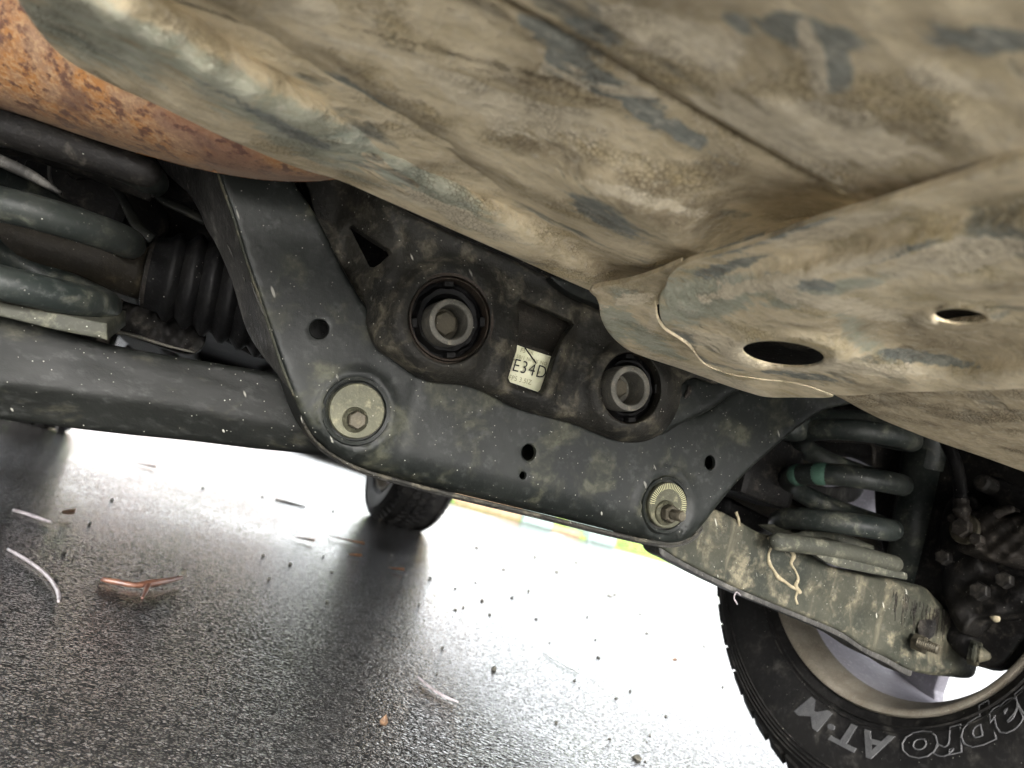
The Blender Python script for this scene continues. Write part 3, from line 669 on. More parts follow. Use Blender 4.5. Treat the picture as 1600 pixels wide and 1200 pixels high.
def bushing(cx, cy, sx, sy, R, Rs, Rh, Y, hexr, dx):
    c = aY(cx, cy, Y)
    lathe('bushing_ring', [(R*.87, .030), (R*.87, .002), (R*.895, -.002), (R*.93, -.0015), (R*.945, .004), (R*.96, .004), (R*.97, -.003), (R*1.03, -.0035), (R*1.07, .002), (R*1.08, .02)], c, (0, 1, 0), M_rustring, mt, 72)
    lathe('rubber_bushing', [(Rs, .012), (Rs*1.12, .004), (R*.70, .0035), (R*.78, .010), (R*.86, .011), (R*.88, .004)], c, (0, 1, 0), M_rubber, mt, 72,
          jag=lambda i, k: .02*math.sin(k*.9)*(i in (2, 3)))
    # moulded stops in the rubber
    for a in (1.9, 3.6, 5.1, .3):
        p = c+Vector((math.cos(a)*R*.80, .004, math.sin(a)*R*.80)); box('rubber_stop', p, (.008, .008, .0045), M_rubber, mt, R=Matrix.Rotation(-a+PI/2, 3, 'Y'), bev=.001)
    s = aY(sx, sy, Y-.016)
    lathe('bushing_sleeve', [(Rs*.98, .03), (Rs*.98, .003), (Rs*.95, .0006), (Rs*.90, 0), (Rh*1.06, 0), (Rh, .0008), (Rh*.98, .004), (Rh*.96, .026), (Rh*.4, .0265), (0, .0265)], s, (0, 1, 0), M_sleeve, mt, 64)
    b = s+Vector((dx, .0255, 0)); lathe('bolt_washer', [(hexr*1.25, .001), (hexr*1.25, -.002), (0, -.002)], b, (0, 1, 0), M_bolt, mt, 32)
    hexnut('bolt', b+Vector((0, -.002, 0)), (0, -1, 0), hexr, .010, M_bolt, mt, a0=.25, ch=.1)
bushing(702, 499, 706, 503, .0368, .0195, .0138, .577, .0108, -.0005)
bushing(985, 606, 986, 607, .0366, .0212, .0148, .577, .0088, -.003)

# differential cover behind the window, with the paper label
dc = sheet('differential_cover', [(790, 450), (830, 440), (905, 480), (925, 520), (890, 640), (850, 640), (790, 620), (770, 600)], tY(.612), M_inside, car, step=9, back=(0, .06, 0), r=12,
           relief=lambda Q: .0016*np.sin(Q[:, 0]*.9)*np.sin(Q[:, 1]*.8)*.4)
lbq = [(806, 538), (867, 557), (846, 622), (790, 604)]
lab = sheet('paper_label', [(809, 537), (866, 557), (862, 575), (847, 614), (843, 620), (786, 599)], tY(.600), M_label, dc, step=6, back=(0, .0015, 0), r=1.2, sharp=True, relief=lambda Q: .0006*np.sin((Q[:, 0]+Q[:, 1])*.06))
ledge = sheet('label_ledge', [(806, 533), (868, 553), (866, 558), (806, 538)], tY(.598), M_inside, dc, step=6, back=(0, .004, 0), r=1, sharp=True)
o3 = aY(798.5, 579.5, .5975); ex = (aY(850, 592.5, .5975)-o3).normalized(); ey = Vector((0, 0, 1)); ey = (ey-ex*ey.dot(ex)).normalized()
ey = (aY(806, 553.5, .5975)-o3).normalized()
def flat_text(s, size, org, mat, name, off=0.0, sx=1.0, sp=1.0):
    v, f = text_mesh(s, size, 0.00004, offset=off, spacing=sp)
    return mesh(name, [org+ex*(x*sx)+ey*y+Vector((0, -z-.0002, 0)) for x, y, z in v], f, mat, dc, smooth=False)
flat_text('E34D', .0166, o3+ey*.0004, M_ink_black, 'printed_code', -.0001, .84, 1.12)
flat_text('FP5 3.5IZ', .0062, o3+ey*-.0078-ex*.0005, M_ink2, 'printed_small_text', 0, .85, 1.1)
flat_text('F5 0R', .0058, o3+ey*.0185+ex*.003, M_ink2, 'printed_small_text', 0, .9, 1.1)
flat_text('50/1 NI 2X NO', .0046, o3+ey*.0125+ex*.001, M_ink2, 'printed_small_text', 0, .95, 1.1)
tube('scratch', [aY(820, 543, .5965), aY(838, 568, .5965)], .0006, M_ink_black, dc, segs=6)
# arm of the mount running to the right
sheet('mount_arm', [(1040, 600), (1075, 590), (1120, 590), (1170, 560), (1220, 580), (1150, 612), (1110, 640), (1060, 664), (1030, 680), (1020, 660)], lambda Q: tY(.588)(Q), M_plate, mt, step=10, back=(0, .02, .01), r=12)
for pts in ([(1058, 627), (1061, 617), (1062, 609)], [(1070, 622), (1076, 612), (1077, 602)]): tube('mud_spot', [aY(x, y, .586) for x, y in pts], [.001, .0026, .001], M_caliper, mt, segs=8)
sheet('upper_flange', [(860, 432), (890, 440), (940, 462), (962, 478), (958, 486), (930, 476), (880, 452)], tY(.57), M_plate, mt, step=8, back=(0, .01, 0), r=3)

# differential casing behind, dark
sheet('differential', [(500, 250), (700, 290), (900, 400), (1100, 520), (1160, 620), (1100, 700), (800, 660), (600, 580), (480, 480), (440, 330)], tY(.70), M_dark, car, step=30, back=(0, .22, 0), r=60)

# ---------------- lower arms
arm_l = [(-330, 375, 10), (-200, 415, 10), (-100, 450, 10), (0, 486, 10), (90, 512, 10), (165, 536, 10), (240, 551, 10), (330, 566, 10), (430, 583, 10), (560, 610, 6), (600, 720, 6), (560, 735, 6), (520, 716, 14), (470, 708, 14), (400, 701, 14), (300, 689, 14), (200, 679, 14), (130, 671, 14), (60, 662, 14), (0, 655, 14), (-100, 640, 14), (-330, 600, 14)]
def arml_t(Q):
    x, y = Q[:, 0], Q[:, 1]; cr = 597+.11*x+.00009*x*x
    return tY(.665)(Q)+.014*sstep(-4, 55, y-cr)+.0016*np.exp(-((y-cr)/4.)**2)*-1+.0008*np.sin(x*.03)*np.sin(y*.05)+.003*sstep(40, 5, y-(487+.25*x))
sheet('lower_control_arm', arm_l, arml_t, M_arm, car, step=10, back=(0, .05, 0), label='long black lower arm crossing the left of the picture')
arm_r = [(985, 800, 8), (1060, 790, 8), (1120, 797, 8), (1155, 815, 8), (1185, 832, 8), (1225, 842, 8), (1262, 864, 8), (1300, 885, 8), (1350, 898, 8), (1408, 908, 14), (1444, 918, 20), (1462, 935, 24), (1490, 962, 24), (1508, 983, 22), (1520, 1010, 20), (1526, 1040, 12), (1520, 1057, 10), (1480, 1057, 14), (1424, 1048, 12), (1385, 1028, 10), (1350, 1012, 8), (1316, 989, 8), (1256, 963, 8), (1180, 932, 8), (1120, 905, 8), (1060, 874, 8), (1030, 856, 8), (1000, 845, 8)]
def armr_t(Q):
    x, y = Q[:, 0], Q[:, 1]; t = tY(.66)(Q)
    d = np.hypot((x-1452)/1.25, y-1003); t += .010*np.exp(-(d/36.)**4)-.0035*np.exp(-((d-50)/9.)**2)
    e = np.hypot((x-1448)/1.3, y-985); t += .006*np.exp(-(e/13.)**4)
    t += .004*np.exp(-((y-(905+(x-1200)*.40))/14.)**2)*(x < 1400)
    return t
ar = sheet('lower_control_arm', arm_r, armr_t, M_arm_mud, car, step=8, back=(0, .05, 0), label='muddy grey-green lower arm reaching to the big wheel, tan drips on it')
low = [(1030, 858), (1060, 876), (1120, 907), (1180, 934), (1256, 965), (1316, 992), (1350, 1014), (1385, 1031), (1424, 1050)]
sheet('arm_lip', [(x, y-5) for x, y in low]+[(x, y+6) for x, y in low[::-1]], tY(.664), M_plate_side, ar, step=8, back=(0, .03, 0), r=2)
tube('hooked_wire', [aY(1152, 944, .66), aY(1147, 932, .655), aY(1150, 926, .655), aY(1157, 930, .66)], .0008, M_stalk, ar, segs=8)
hexnut('bolt', aY(1428, 1002, .660), Vector((.30, -1, -.05)), .0112, .016, M_bolt, ar, a0=.4)
lathe('bolt_shank', [(.0066 if i % 2 else .0056, i*.0012) for i in range(20)]+[(.005, .025), (0, .0255)], aY(1434, 1003, .645), Vector((.30, -1, -.05)), M_bolt, ar, 24)
hexnut('bolt', aY(1514, 1018, .635), Vector((.5, -.9, 0)), .0155, .013, M_arm_mud, ar, a0=.1)
lathe('bolt_tip', [(.012, 0), (.0125, .003), (.009, .005), (.0105, .008), (.008, .012), (.0045, .018), (0, .02)], aY(1520, 1019, .625), Vector((.5, -.9, .05)), M_arm_mud, ar, 20)
box('knuckle_ear', aY(1518, 1000, .682), (.03, .03, .04), M_arm_mud, ar, R=Matrix.Rotation(.2, 3, 'Y'), bev=.006)
lathe('dark_recess', [(0, 0), (.013, 0), (.017, -.0015)], aY(1447, 979, .663), (0, 1, 0), M_dark, ar, 28)
def on_arm(x, y, off): t = armr_t(np.array([(x, y)], float))[0]; return Vector(W([(x, y)], [t-off])[0])
for pts, rr in (([(1200, 840), (1206, 850), (1201, 866), (1202, 880), (1209, 891), (1216, 902), (1225, 908), (1237, 917), (1246, 921)], .0022),
                ([(1228, 850), (1233, 858), (1240, 868), (1236, 880), (1243, 892), (1247, 905), (1243, 915), (1250, 926)], .002),
                ([(1228, 852), (1238, 854), (1247, 853)], .0018), ([(1150, 800), (1154, 812), (1155, 822)], .0016), ([(1247, 922), (1243, 934), (1246, 944)], .0012)):
    w_ = [on_arm(x, y, .0006) for x, y in pts]; tube('mud_drip', w_, [rr*random.uniform(.5, 1.35) for _ in w_], M_drip, ar, segs=8, step=.002)
mb = MB()
for k in range(46):    # fine dried streaks running down beside the bolt boss
    x = random.uniform(1395, 1500); y = 915+(x-1395)*.42+random.uniform(4, 18); L_ = random.uniform(12, 44); p = [on_arm(x+random.uniform(-1, 1)-j*L_*.02, y+L_*j/4, .0003) for j in range(5)]
    v, f = tube_geo(p, random.uniform(.0003, .0007), 5); mb.add(v, f)
mb.out('mud_streaks', M_caliper, ar, kind='stuff')

# ---------------- springs
def helix(cx, cy, R, pitch, a0, a1, z0, n=28):
    out = []
    k = int((a1-a0)/(2*PI)*n)+1
    for i in range(k+1):
        a = a0+(a1-a0)*i/k; out.append(Vector((cx+R*math.cos(a), cy+R*math.sin(a), z0+pitch*a/(2*PI))))
    return out
def spring(R, wr, right_px, Yc, front_px, pitch, turns_dn, turns_up, label):
    cx = aY(right_px[0], right_px[1], Yc).x                                 # right_px: the axis of the spring at mid height
    af = math.atan2(-Yc, -cx)+2*PI; Pf = np.array([cx+R*math.cos(af), Yc+R*math.sin(af), 0])     # the side facing the viewer
    dxy = dirs([front_px])[0]; z_front = CAMZ+math.hypot(Pf[0], Pf[1])/math.hypot(dxy[0], dxy[1])*dxy[2]
    a0 = af-2*PI*turns_dn; a1 = af+2*PI*turns_up; z0 = z_front-pitch*af/(2*PI)
    P = helix(cx, Yc, R, pitch, a0, a1, z0)
    o = tube('coil_spring', P, wr, M_spring, car, segs=18, smooth=False, round_end=True, label=label)
    return o, cx, z0, af
YS = .70
sr, scx, sz0, saf = spring(.064, .0134, (1316, 765), YS, (1320, 743), .057, 1.5, 1.7, 'right coil spring with green paint marks')
def hp(a): return Vector((scx+.064*math.cos(a), YS+.064*math.sin(a), sz0+.057*a/(2*PI)))
for a, w in ((saf-.42, .12), (saf-.95, .10)):
    tube('paint_mark', [hp(a-w), hp(a-w/2), hp(a), hp(a+w/2), hp(a+w)], [.0130, .0138, .0139, .0138, .0130], M_green, sr, segs=20)
for pts, r_, nm in (([(1215, 846), (1262, 852), (1330, 864), (1397, 881)], .0100, 'spring_end_coil'),):
    tube(nm, [aY(x, y, .635) for x, y in pts], r_, M_spring_dusty, sr, segs=16, round_end=True)
sheet('spring_seat', [(1275, 868), (1300, 866), (1360, 880), (1417, 896), (1418, 903), (1416, 906), (1360, 896), (1310, 886), (1290, 879)], tY(.63), M_spring_dusty, car, step=8, back=(.0, .10, .02), r=2, sharp=True)
tube('seat_rubber', [aY(1240, 846, .66), aY(1300, 838, .74), aY(1360, 862, .72)], .009, M_spring_dusty, car, segs=12)
sl, slx, _, _ = spring(.064, .0128, (66, 340), .69, (60, 332), .056, 1.12, 1.2, 'left coil spring, cut by the left picture edge')
sheet('spring_seat', [(-200, 410), (-60, 452), (0, 471), (80, 487), (168, 505), (168, 531), (90, 516), (0, 494), (-200, 440)], tY(.64), M_spring_dusty, car, step=10, back=(0, .08, .02), r=3, sharp=True)

# ---------------- shock absorber, upper arms, link rod
Ysh = .75
sh = tube('shock_absorber', [aY(1445, 705, Ysh), aY(1430, 805, Ysh), aY(1412, 925, Ysh)], .0285, M_spring, car, segs=40, smooth=False)
lathe('dust_tube', [(.0285, .0), (.0328, -.001), (.0333, .002), (.0333, .2), (.02, .2)], aY(1445, 735, Ysh), (aY(1460, 640, Ysh)-aY(1445, 735, Ysh)), M_spring, sh, 48)
sd_ = (aY(1430, 805, Ysh)-aY(1412, 925, Ysh)).normalized()
pc = aY(1427, 843, Ysh)
mb = MB(); vs = []; fs = []
u = Vector((0, -1, 0)); u = (u-sd_*u.dot(sd_)).normalized(); v_ = sd_.cross(u)
for i in range(15):
    a = -1.1+2.1*i/14
    for h in (-.004+.0015*math.sin(i*1.3), .004+.001*math.sin(i*2.1)):
        vs.append(pc+(u*math.cos(a)+v_*math.sin(a))*.0289+sd_*(h+.0028*a))
for i in range(14): fs.append((2*i, 2*i+1, 2*i+3, 2*i+2))
mb.add(vs, fs); mb.out('chalk_mark', M_white, sh)
tube('upper_control_arm', [aY(1235, 668, .72), aY(1310, 662, .72), aY(1380, 668, .72), aY(1425, 678, .72)], [.018, .019, .018, .015], M_spring, car, segs=20, round_end=True, label='tube-like upper arm above the right spring')
tube('link_rod', [aY(1120, 735, .82), aY(1180, 772, .82), aY(1290, 822, .82), aY(1400, 868, .82)], [.022, .022, .020, .018], M_brown, car, segs=20)
tube('tie_rod', [aY(1120, 790, .86), aY(1165, 795, .86), aY(1190, 806, .86)], .026, M_rubber, car, segs=20)
tube('brake_pipe', [aY(1262, 680, .72), aY(1290, 686, .72), aY(1330, 688, .72), aY(1362, 695, .72), aY(1365, 725, .72)], .0034, M_caliper, car, segs=10)
sheet('spring_tower', [(1200, 640), (1300, 630), (1430, 660), (1420, 720), (1380, 735), (1330, 715), (1250, 712), (1220, 700)], tY(.80), M_dark, car, step=14, back=(0, .05, .02), r=16)
sheet('inner_bracket', [(1256, 757), (1300, 762), (1350, 762), (1340, 780), (1318, 786), (1300, 780), (1270, 772)], tY(.84), M_plate_side, car, step=8, back=(0, .01, 0), r=3)
box('black_block', aY(1340, 745, 1.0), (.5, .05, .5), M_ink_black, car)  # near-black block behind the right spring

# ---------------- knuckle, brake
sheet('dust_shield', [(1470, 690), (1540, 700), (1620, 740), (1700, 850), (1660, 960), (1600, 1000), (1560, 1042), (1524, 1040), (1440, 950), (1390, 880), (1368, 800), (1385, 690)], tX(.955), M_dark, car, step=14, back=(.02, 0, 0), r=8,
      relief=lambda Q: .01*sstep(860, 900, Q[:, 1])*sstep(1500, 1530, Q[:, 0])-.006*np.exp(-((Q[:, 1]-960-(Q[:, 0]-1520)*-.08)/5)**2))
kn = sheet('wheel_knuckle', [(1478, 790), (1500, 770), (1530, 780), (1545, 830), (1536, 880), (1550, 905), (1600, 900), (1640, 950), (1560, 962), (1525, 968), (1505, 990), (1480, 950), (1470, 880)], lambda Q: tX(.925)(Q), M_dark, car, step=9, back=(.03, 0, 0), r=12,
           relief=lambda Q: .004*np.sin(Q[:, 1]*.12)*np.sin(Q[:, 0]*.1))
cal = sheet('brake_caliper', [(1498, 812), (1512, 798), (1530, 798), (1540, 790), (1565, 796), (1578, 790), (1583, 796), (1572, 806), (1620, 800), (1640, 860), (1600, 868), (1560, 878), (1535, 870), (1500, 862), (1494, 852), (1505, 845)], tX(.885), M_caliper, car, step=7, back=(.04, 0, 0), r=14,
            relief=lambda Q: .004*np.sin(Q[:, 1]*.21+1)*np.sin(Q[:, 0]*.17))
sheet('caliper_bracket', [(1535, 752), (1550, 745), (1575, 752), (1620, 790), (1640, 830), (1560, 800), (1548, 778)], tX(.915), M_dark, car, step=8, back=(.03, 0, 0), r=10)
def aX(x, y, X): return Vector(W([(x, y)], tX(X)([(x, y)]))[0])
lathe('guide_pin', [(.0, -.012), (.008, -.012), (.011, -.008), (.011, .01)], aX(1541, 757, .905), (1, 0, 0), M_dark, cal, 20)
for (x, y, X, r_) in ((1506, 826, .87, .012), (1530, 845, .875, .008), (1573, 908, .92, .010), (1534, 925, .92, .012), (1478, 872, .91, .010), (1493, 812, .88, .006)):
    hexnut('bolt', aX(x, y, X), (-1, -.1, 0), r_, .01, M_caliper if X < .9 else M_dark, cal if X < .9 else kn)
lathe('banjo_ring', [(.010, -.002), (.018, -.001), (.019, .003), (.012, .004)], aX(1506, 826, .874), (1, 0, 0), M_bolt, cal, 28)
tube('bleed_nipple', [aX(1556, 803, .87), aX(1572, 797, .87), aX(1584, 795, .87)], [.006, .005, .0035], M_caliper, cal, segs=12)
hose = [aX(1478, 690, .87), aX(1490, 715, .87), aX(1498, 745, .872), aX(1502, 780, .872)]
ho = tube('brake_hose', hose, .0078, M_rubber, car, segs=16)
tube('hose_fitting', [aX(1501, 782, .87), aX(1502, 790, .87), aX(1503, 797, .87), aX(1504, 806, .87), aX(1505, 820, .87)], [.0095, .009, .0105, .0075, .0085], M_caliper, ho, segs=14, step=.001)
for r_ in (.003,): tube('mud_spot', [aX(1553, 963, .935), aX(1556, 966, .935)], .005, M_drip, kn, segs=8, round_end=True)

# ---------------- left: axle shaft, boot, arms in the dark
Ya = .76
shaft = tube('axle_shaft', [aY(-160, 330, Ya), aY(0, 372, Ya), aY(110, 398, Ya), aY(228, 424, Ya)], [.026, .026, .023, .027], M_brown, car, segs=28)
lathe('boot_clamp', [(.031, 0), (.033, .001), (.033, .010), (.031, .011)], aY(228, 424, Ya), aY(400, 462, Ya)-aY(228, 424, Ya), M_caliper, shaft, 40)
bp = aY(236, 426, Ya); bd = (aY(400, 462, Ya)-bp)
prof = [(.033, 0)]
for i in range(6):
    x0 = .012+i*.017; rr_ = .042+i*.0035
    prof += [(rr_-.006, x0), (rr_, x0+.005), (rr_, x0+.009), (rr_-.006, x0+.014)]
lathe('joint_boot', prof, bp, bd, M_rubber, shaft, 48, ang=80)
tube('upper_control_arm', [aY(-80, 178, .62), aY(0, 199, .62), (aY(120, 235, .62)), aY(226, 268, .62)], [.0125, .0125, .0125, .012], M_dark, car, segs=20, round_end=True, label='dark tube-like upper arm above the left spring')
tube('stabiliser_bar', [aY(-80, 196, .68), aY(0, 216, .68), aY(120, 250, .68), aY(240, 296, .68)], .011, M_dark, car, segs=16)
tube('cable', [aY(-60, 205, .66), aY(30, 200, .66), aY(84, 228, .65), aY(140, 262, .66), aY(200, 285, .67), aY(240, 307, .68)], .0012, M_plate_side, car, segs=8)
tube('link_rod', [aY(-60, 228, .64), aY(0, 251, .64), aY(50, 275, .64), aY(95, 302, .64)], [.0052, .0045, .004, .0015], M_plate_side, car, segs=12)
tube('cable', [aY(84, 240, .69), aY(77, 262, .69), aY(80, 285, .69), aY(95, 304, .69)], .0014, M_plate_side, car, segs=8)
hexnut('bolt', aY(123, 264, .74), (0, -1, 0), .011, .008, M_dark, car)
sheet('web_plate', [(165, 262), (205, 284), (250, 312), (262, 360), (243, 374), (225, 372), (210, 345), (190, 305)], lambda Q: tY(.73)(Q)+.0006*(Q[:, 0]-200), M_dark, car, step=9, back=(.0, .01, 0), r=8)
tube('web_rib', [aY(172, 278, .725), aY(196, 318, .725), aY(214, 352, .725), aY(240, 374, .725)], [.004, .005, .006, .007], M_arm, car, segs=12, flat=.4)
tube('web_rib', [aY(236, 288, .71), aY(252, 310, .71), aY(290, 328, .71), aY(322, 344, .71)], [.003, .005, .006, .007], M_arm, car, segs=12, flat=.5)
sheet('suspension_housing', [(-200, 150), (300, 260), (360, 400), (420, 560), (330, 520), (240, 440), (120, 400), (-200, 350)], tY(.86), M_dark, car, step=24, back=(0, .1, .02), r=20, relief=lambda Q: .006*np.sin(Q[:, 0]*.05)*np.sin(Q[:, 1]*.06))
sheet('lower_bracket', [(55, 418), (120, 437), (188, 468), (230, 478), (260, 470), (300, 490), (310, 512), (322, 522), (315, 545), (300, 553), (240, 538), (190, 522), (177, 517), (186, 480), (150, 462), (90, 445)], tY(.80), M_dark, car, step=7, back=(0, .02, 0), r=5, relief=lambda Q: .004*np.sin(Q[:, 0]*.15)*np.sin(Q[:, 1]*.13))
tube('bracket_edge', [aY(56, 417, .79), aY(110, 440, .79), aY(158, 458, .79), aY(192, 472, .79)], [.0008, .0015, .002, .0022], M_sleeve, car, segs=8)
tube('bracket_edge', [aY(180, 518, .79), aY(215, 526, .79), aY(260, 540, .79), aY(305, 551, .79)], [.0022, .002, .0015, .001], M_sleeve, car, segs=8)

# ---------------- muffler
MUF_LOW = np.array([(-420, 45), (-300, 85), (-150, 133), (0, 178), (100, 206), (200, 235), (300, 262), (360, 274), (400, 280), (450, 284), (500, 283), (540, 277), (575, 262)], float)
def muf_t(Q):
    d = np.full(len(Q), 1e9)
    for i in range(len(MUF_LOW)-1):
        ab = MUF_LOW[i+1]-MUF_LOW[i]; t = np.clip(((Q-MUF_LOW[i])@ab)/(ab@ab), 0, 1); d = np.minimum(d, np.linalg.norm(Q-(MUF_LOW[i]+t[:, None]*ab), axis=1))
    R_, tc = .10, .55; q = np.clip(R_-d*tc/FPX, 0, R_)                       # round case seen from below
    return tc-np.sqrt(R_*R_-q*q)+.03*sstep(560, 330, Q[:, 0])*0
muffler = [(-420, 45, 3), (-300, 85, 3), (-150, 133, 3), (0, 178, 3), (100, 206, 3), (200, 235, 3), (300, 262, 3), (360, 274, 3), (400, 280, 3), (450, 284, 3), (500, 283, 3), (540, 277, 3), (575, 262, 3), (520, 200, 10), (400, 120, 10), (250, 20, 10), (120, -120, 10), (-100, -260, 10), (-420, -260, 10)]
mu = sheet('muffler', muffler, muf_t, M_rust, car, step=11, back=(0, .04, .09), label='orange rusted muffler with dark pitting')

# ---------------- underbody shield: heights above ground by photo position, pressed ridges added
def line_d(Q, a, b):
    a = np.array(a, float); b = np.array(b, float); ab = b-a; L = np.linalg.norm(ab); n = np.array([-ab[1], ab[0]])/L
    return (Q-a)@n, ((Q-a)@ab)/(L*L)      # signed distance (positive below/left of the line), position along it
def shield_t(Q):
    x, y = Q[:, 0], Q[:, 1]; z = .444-.020*sstep(640, 300, x)
    d1, s1 = line_d(Q, (100, 0), (560, 245)); z += -.013*np.exp(-(d1/42.)**2)*sstep(1.7, .8, s1)          # rounded greenish swage
    d1b, s1b = line_d(Q, (290, 0), (930, 400)); z += .010*np.exp(-(d1b/20.)**2)
    d1c, s1c = line_d(Q, (430, 0), (1000, 340)); z += -.005*np.exp(-(d1c/60.)**2)
    d2, s2 = line_d(Q, (800, 0), (1365, 322)); z += .016*sstep(0, 130, d2)*sstep(.45, .95, s2)+.004*np.exp(-(np.maximum(d2, 0)/9.)**2)
    d7, s7 = line_d(Q, (930, 456), (1365, 321)); z += .024*np.exp(-(np.maximum(0, -d7-4)/55.)**2)*sstep(.15, .6, s7)*sstep(-10, 60, d2)+.008*np.exp(-(np.maximum(0, -d7)/16.)**2)*sstep(.0, .1, s7)*sstep(-20, 20, d2)
    d4, s4 = line_d(Q, (870, 285), (1085, 405)); z += -.013*sstep(7, -7, d4)*sstep(-.3, .5, s4)*np.exp(-(np.maximum(0, -d4)/80.)**2)
    z += .0035*np.sin(x*.011+y*.008)*np.sin(y*.017-x*.006)+.0012*np.sin(x*.04)*np.sin(y*.05+x*.02)
    return tZ(1.0)(Q)*(z-CAMZ)/(1.0-CAMZ)
shield = [(28, 0, 10), (60, 48, 12), (100, 90, 14), (170, 130, 14), (250, 166, 14), (330, 205, 14), (400, 236, 12), (470, 264, 10), (528, 281, 9), (600, 312, 9), (700, 356, 9), (800, 400, 9), (880, 436, 9), (932, 458, 6), (1000, 480, 4), (1100, 450, 4), (1250, 420, 4), (1330, 385, 3), (1363, 345, 3), (1361, 327, 2), (1300, 293, 3), (1200, 235.5, 3), (1100, 177.5, 3), (1000, 117.5, 3), (900, 57.5, 3), (800, 4, 3), (680, -64, 3), (560, -134, 3), (400, -300, 4), (250, -480, 4), (0, -480, 4), (-40, -200, 6), (0, -60, 8)]
shd = sheet('underbody_shield', shield, shield_t, M_mud, car, step=11, back=(.0, .0, .003), stain_shade=blobs([(0, 960, 150, 170, 26, 28), (0, 850, 70, 80, 34, 20), (0, 1050, 205, 80, 20, 25), (0, 945, 335, 70, 16, 32), (0, 1160, 385, 90, 12, -17), (0, 560, 150, 120, 12, 32), (0, 400, 175, 150, 8, 28),
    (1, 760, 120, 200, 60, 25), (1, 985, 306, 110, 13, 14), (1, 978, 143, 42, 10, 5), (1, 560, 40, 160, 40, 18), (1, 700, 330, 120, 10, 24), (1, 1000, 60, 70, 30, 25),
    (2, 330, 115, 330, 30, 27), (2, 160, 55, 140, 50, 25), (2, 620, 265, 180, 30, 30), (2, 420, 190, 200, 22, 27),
    (3, 1080, 166, 420, 6, 29.7), (3, 700, -50, 200, 9, 29), (3, 1060, 335, 170, 40, 20), (3, 1240, 320, 130, 40, 22), (3, 530, 112, 260, 16, 32), (3, 700, 235, 120, 18, 34), (3, 880, 250, 160, 26, 25)]), label='large dust-caked shield filling the top of the picture')  # the thin brown lines paint the shade of the crease
def tankp_t(Q):
    x, y = Q[:, 0], Q[:, 1]; z = np.full(len(Q), .4325)
    d, s = line_d(Q, (800, 0), (1365, 322)); z += .006*sstep(-60, 0, d)-.010*sstep(-60, -240, d)
    z += .004*np.sin(x*.009-y*.006+1)*np.sin(y*.014+x*.004)+.001*np.sin(x*.045+y*.02)*np.sin(y*.06)
    return tZ(1.0)(Q)*(z-CAMZ)/(1.0-CAMZ)
tankp = [(560, -140, 6), (680, -70, 6), (800, -2, 6), (900, 52, 6), (1000, 112, 6), (1100, 172, 6), (1200, 230, 6), (1300, 288, 6), (1368, 324, 4), (1480, 290, 3), (1640, 240, 3), (1850, 240, 3), (2100, 260, 3), (2200, -100, 3), (2000, -460, 3), (900, -540, 3), (500, -400, 3)]
sheet('tank_panel', tankp, tankp_t, M_mud, car, step=12, back=(0, .002, .03), stain_shade=blobs([(3, 1076, 158, 420, 6, 29.7), (1, 1230, 238, 170, 4, 29.7), (0, 1260, 50, 130, 26, 10), (0, 1300, 100, 30, 46, -20), (0, 1530, 60, 90, 30, 10), (0, 1560, 268, 70, 10, -18), (0, 920, 40, 60, 16, 25),  # thin brown and pale lines paint the crease's shade and edge highlight
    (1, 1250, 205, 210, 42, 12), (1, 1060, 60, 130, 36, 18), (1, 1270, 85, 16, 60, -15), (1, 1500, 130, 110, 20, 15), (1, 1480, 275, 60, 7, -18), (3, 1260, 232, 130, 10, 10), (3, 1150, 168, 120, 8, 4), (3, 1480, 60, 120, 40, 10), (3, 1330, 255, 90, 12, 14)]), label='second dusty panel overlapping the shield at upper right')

# ---------------- hitch bracket with two oval holes
S_LINE = [(1046, 430), (1040, 447), (1031, 462), (1030, 480), (1033, 500), (1040, 511), (1060, 524), (1078, 537), (1088, 552), (1100, 566), (1130, 580), (1180, 590), (1240, 597), (1275, 606), (1300, 616)]
brk = [(x, y, 3) for x, y in S_LINE]+[(1400, 613, 6), (1500, 611, 6), (1610, 607, 6), (1800, 600, 6), (2050, 590, 6), (2050, 250, 6), (1800, 225, 6), (1600, 245, 8), (1480, 285, 8), (1365, 321, 4), (1280, 345, 4), (1190, 377, 4), (1120, 398, 4), (1070, 412, 4)]
lip = [(921, 455, 4), (931, 464, 5), (936, 476, 6), (938, 492, 8), (946, 512, 9), (960, 530, 10), (980, 546, 10), (1005, 557, 8), (1060, 575, 7), (1120, 597, 7), (1165, 612, 7), (1195, 620, 7), (1240, 621, 7), (1302, 619, 2)]+[(x-1, y+1.5, 2) for x, y in S_LINE[8:-1][::-1]]+[(x-3, y+3, 2) for x, y in S_LINE[5:8][::-1]]+[(x-5, y+1, 2) for x, y in S_LINE[2:5][::-1]]+[(1037, 447, 2), (1044, 431, 2), (1066, 410, 2), (1020, 428, 3), (980, 440, 4)]
def brk_t(Q):
    x, y = Q[:, 0], Q[:, 1]; z = np.full(len(Q), .4195)
    d, s = line_d(Q, (1030, 490), (1600, 350)); z += .012*sstep(6, -46, d)-.009*np.exp(-(np.maximum(0, d+92)/26.)**2)*(d < 0)      # upper flange slopes away above the bend
    for hx, hy, rx, ry in ((1225, 553, 62, 18), (1500, 495, 40, 10)):
        q = np.hypot((x-hx)/rx, (y-hy)/ry); z += -.004*np.exp(-((q-1.35)/.35)**2)
    g = np.hypot((x-1500)/190., (y-520)/62.); z += .012*sstep(1.25, .55, g)                                       # shallow dish round the far hole
    z += .0018*np.sin(x*.025+y*.01)*np.sin(y*.03)
    return tZ(1.0)(Q)*(z-CAMZ)/(1.0-CAMZ)
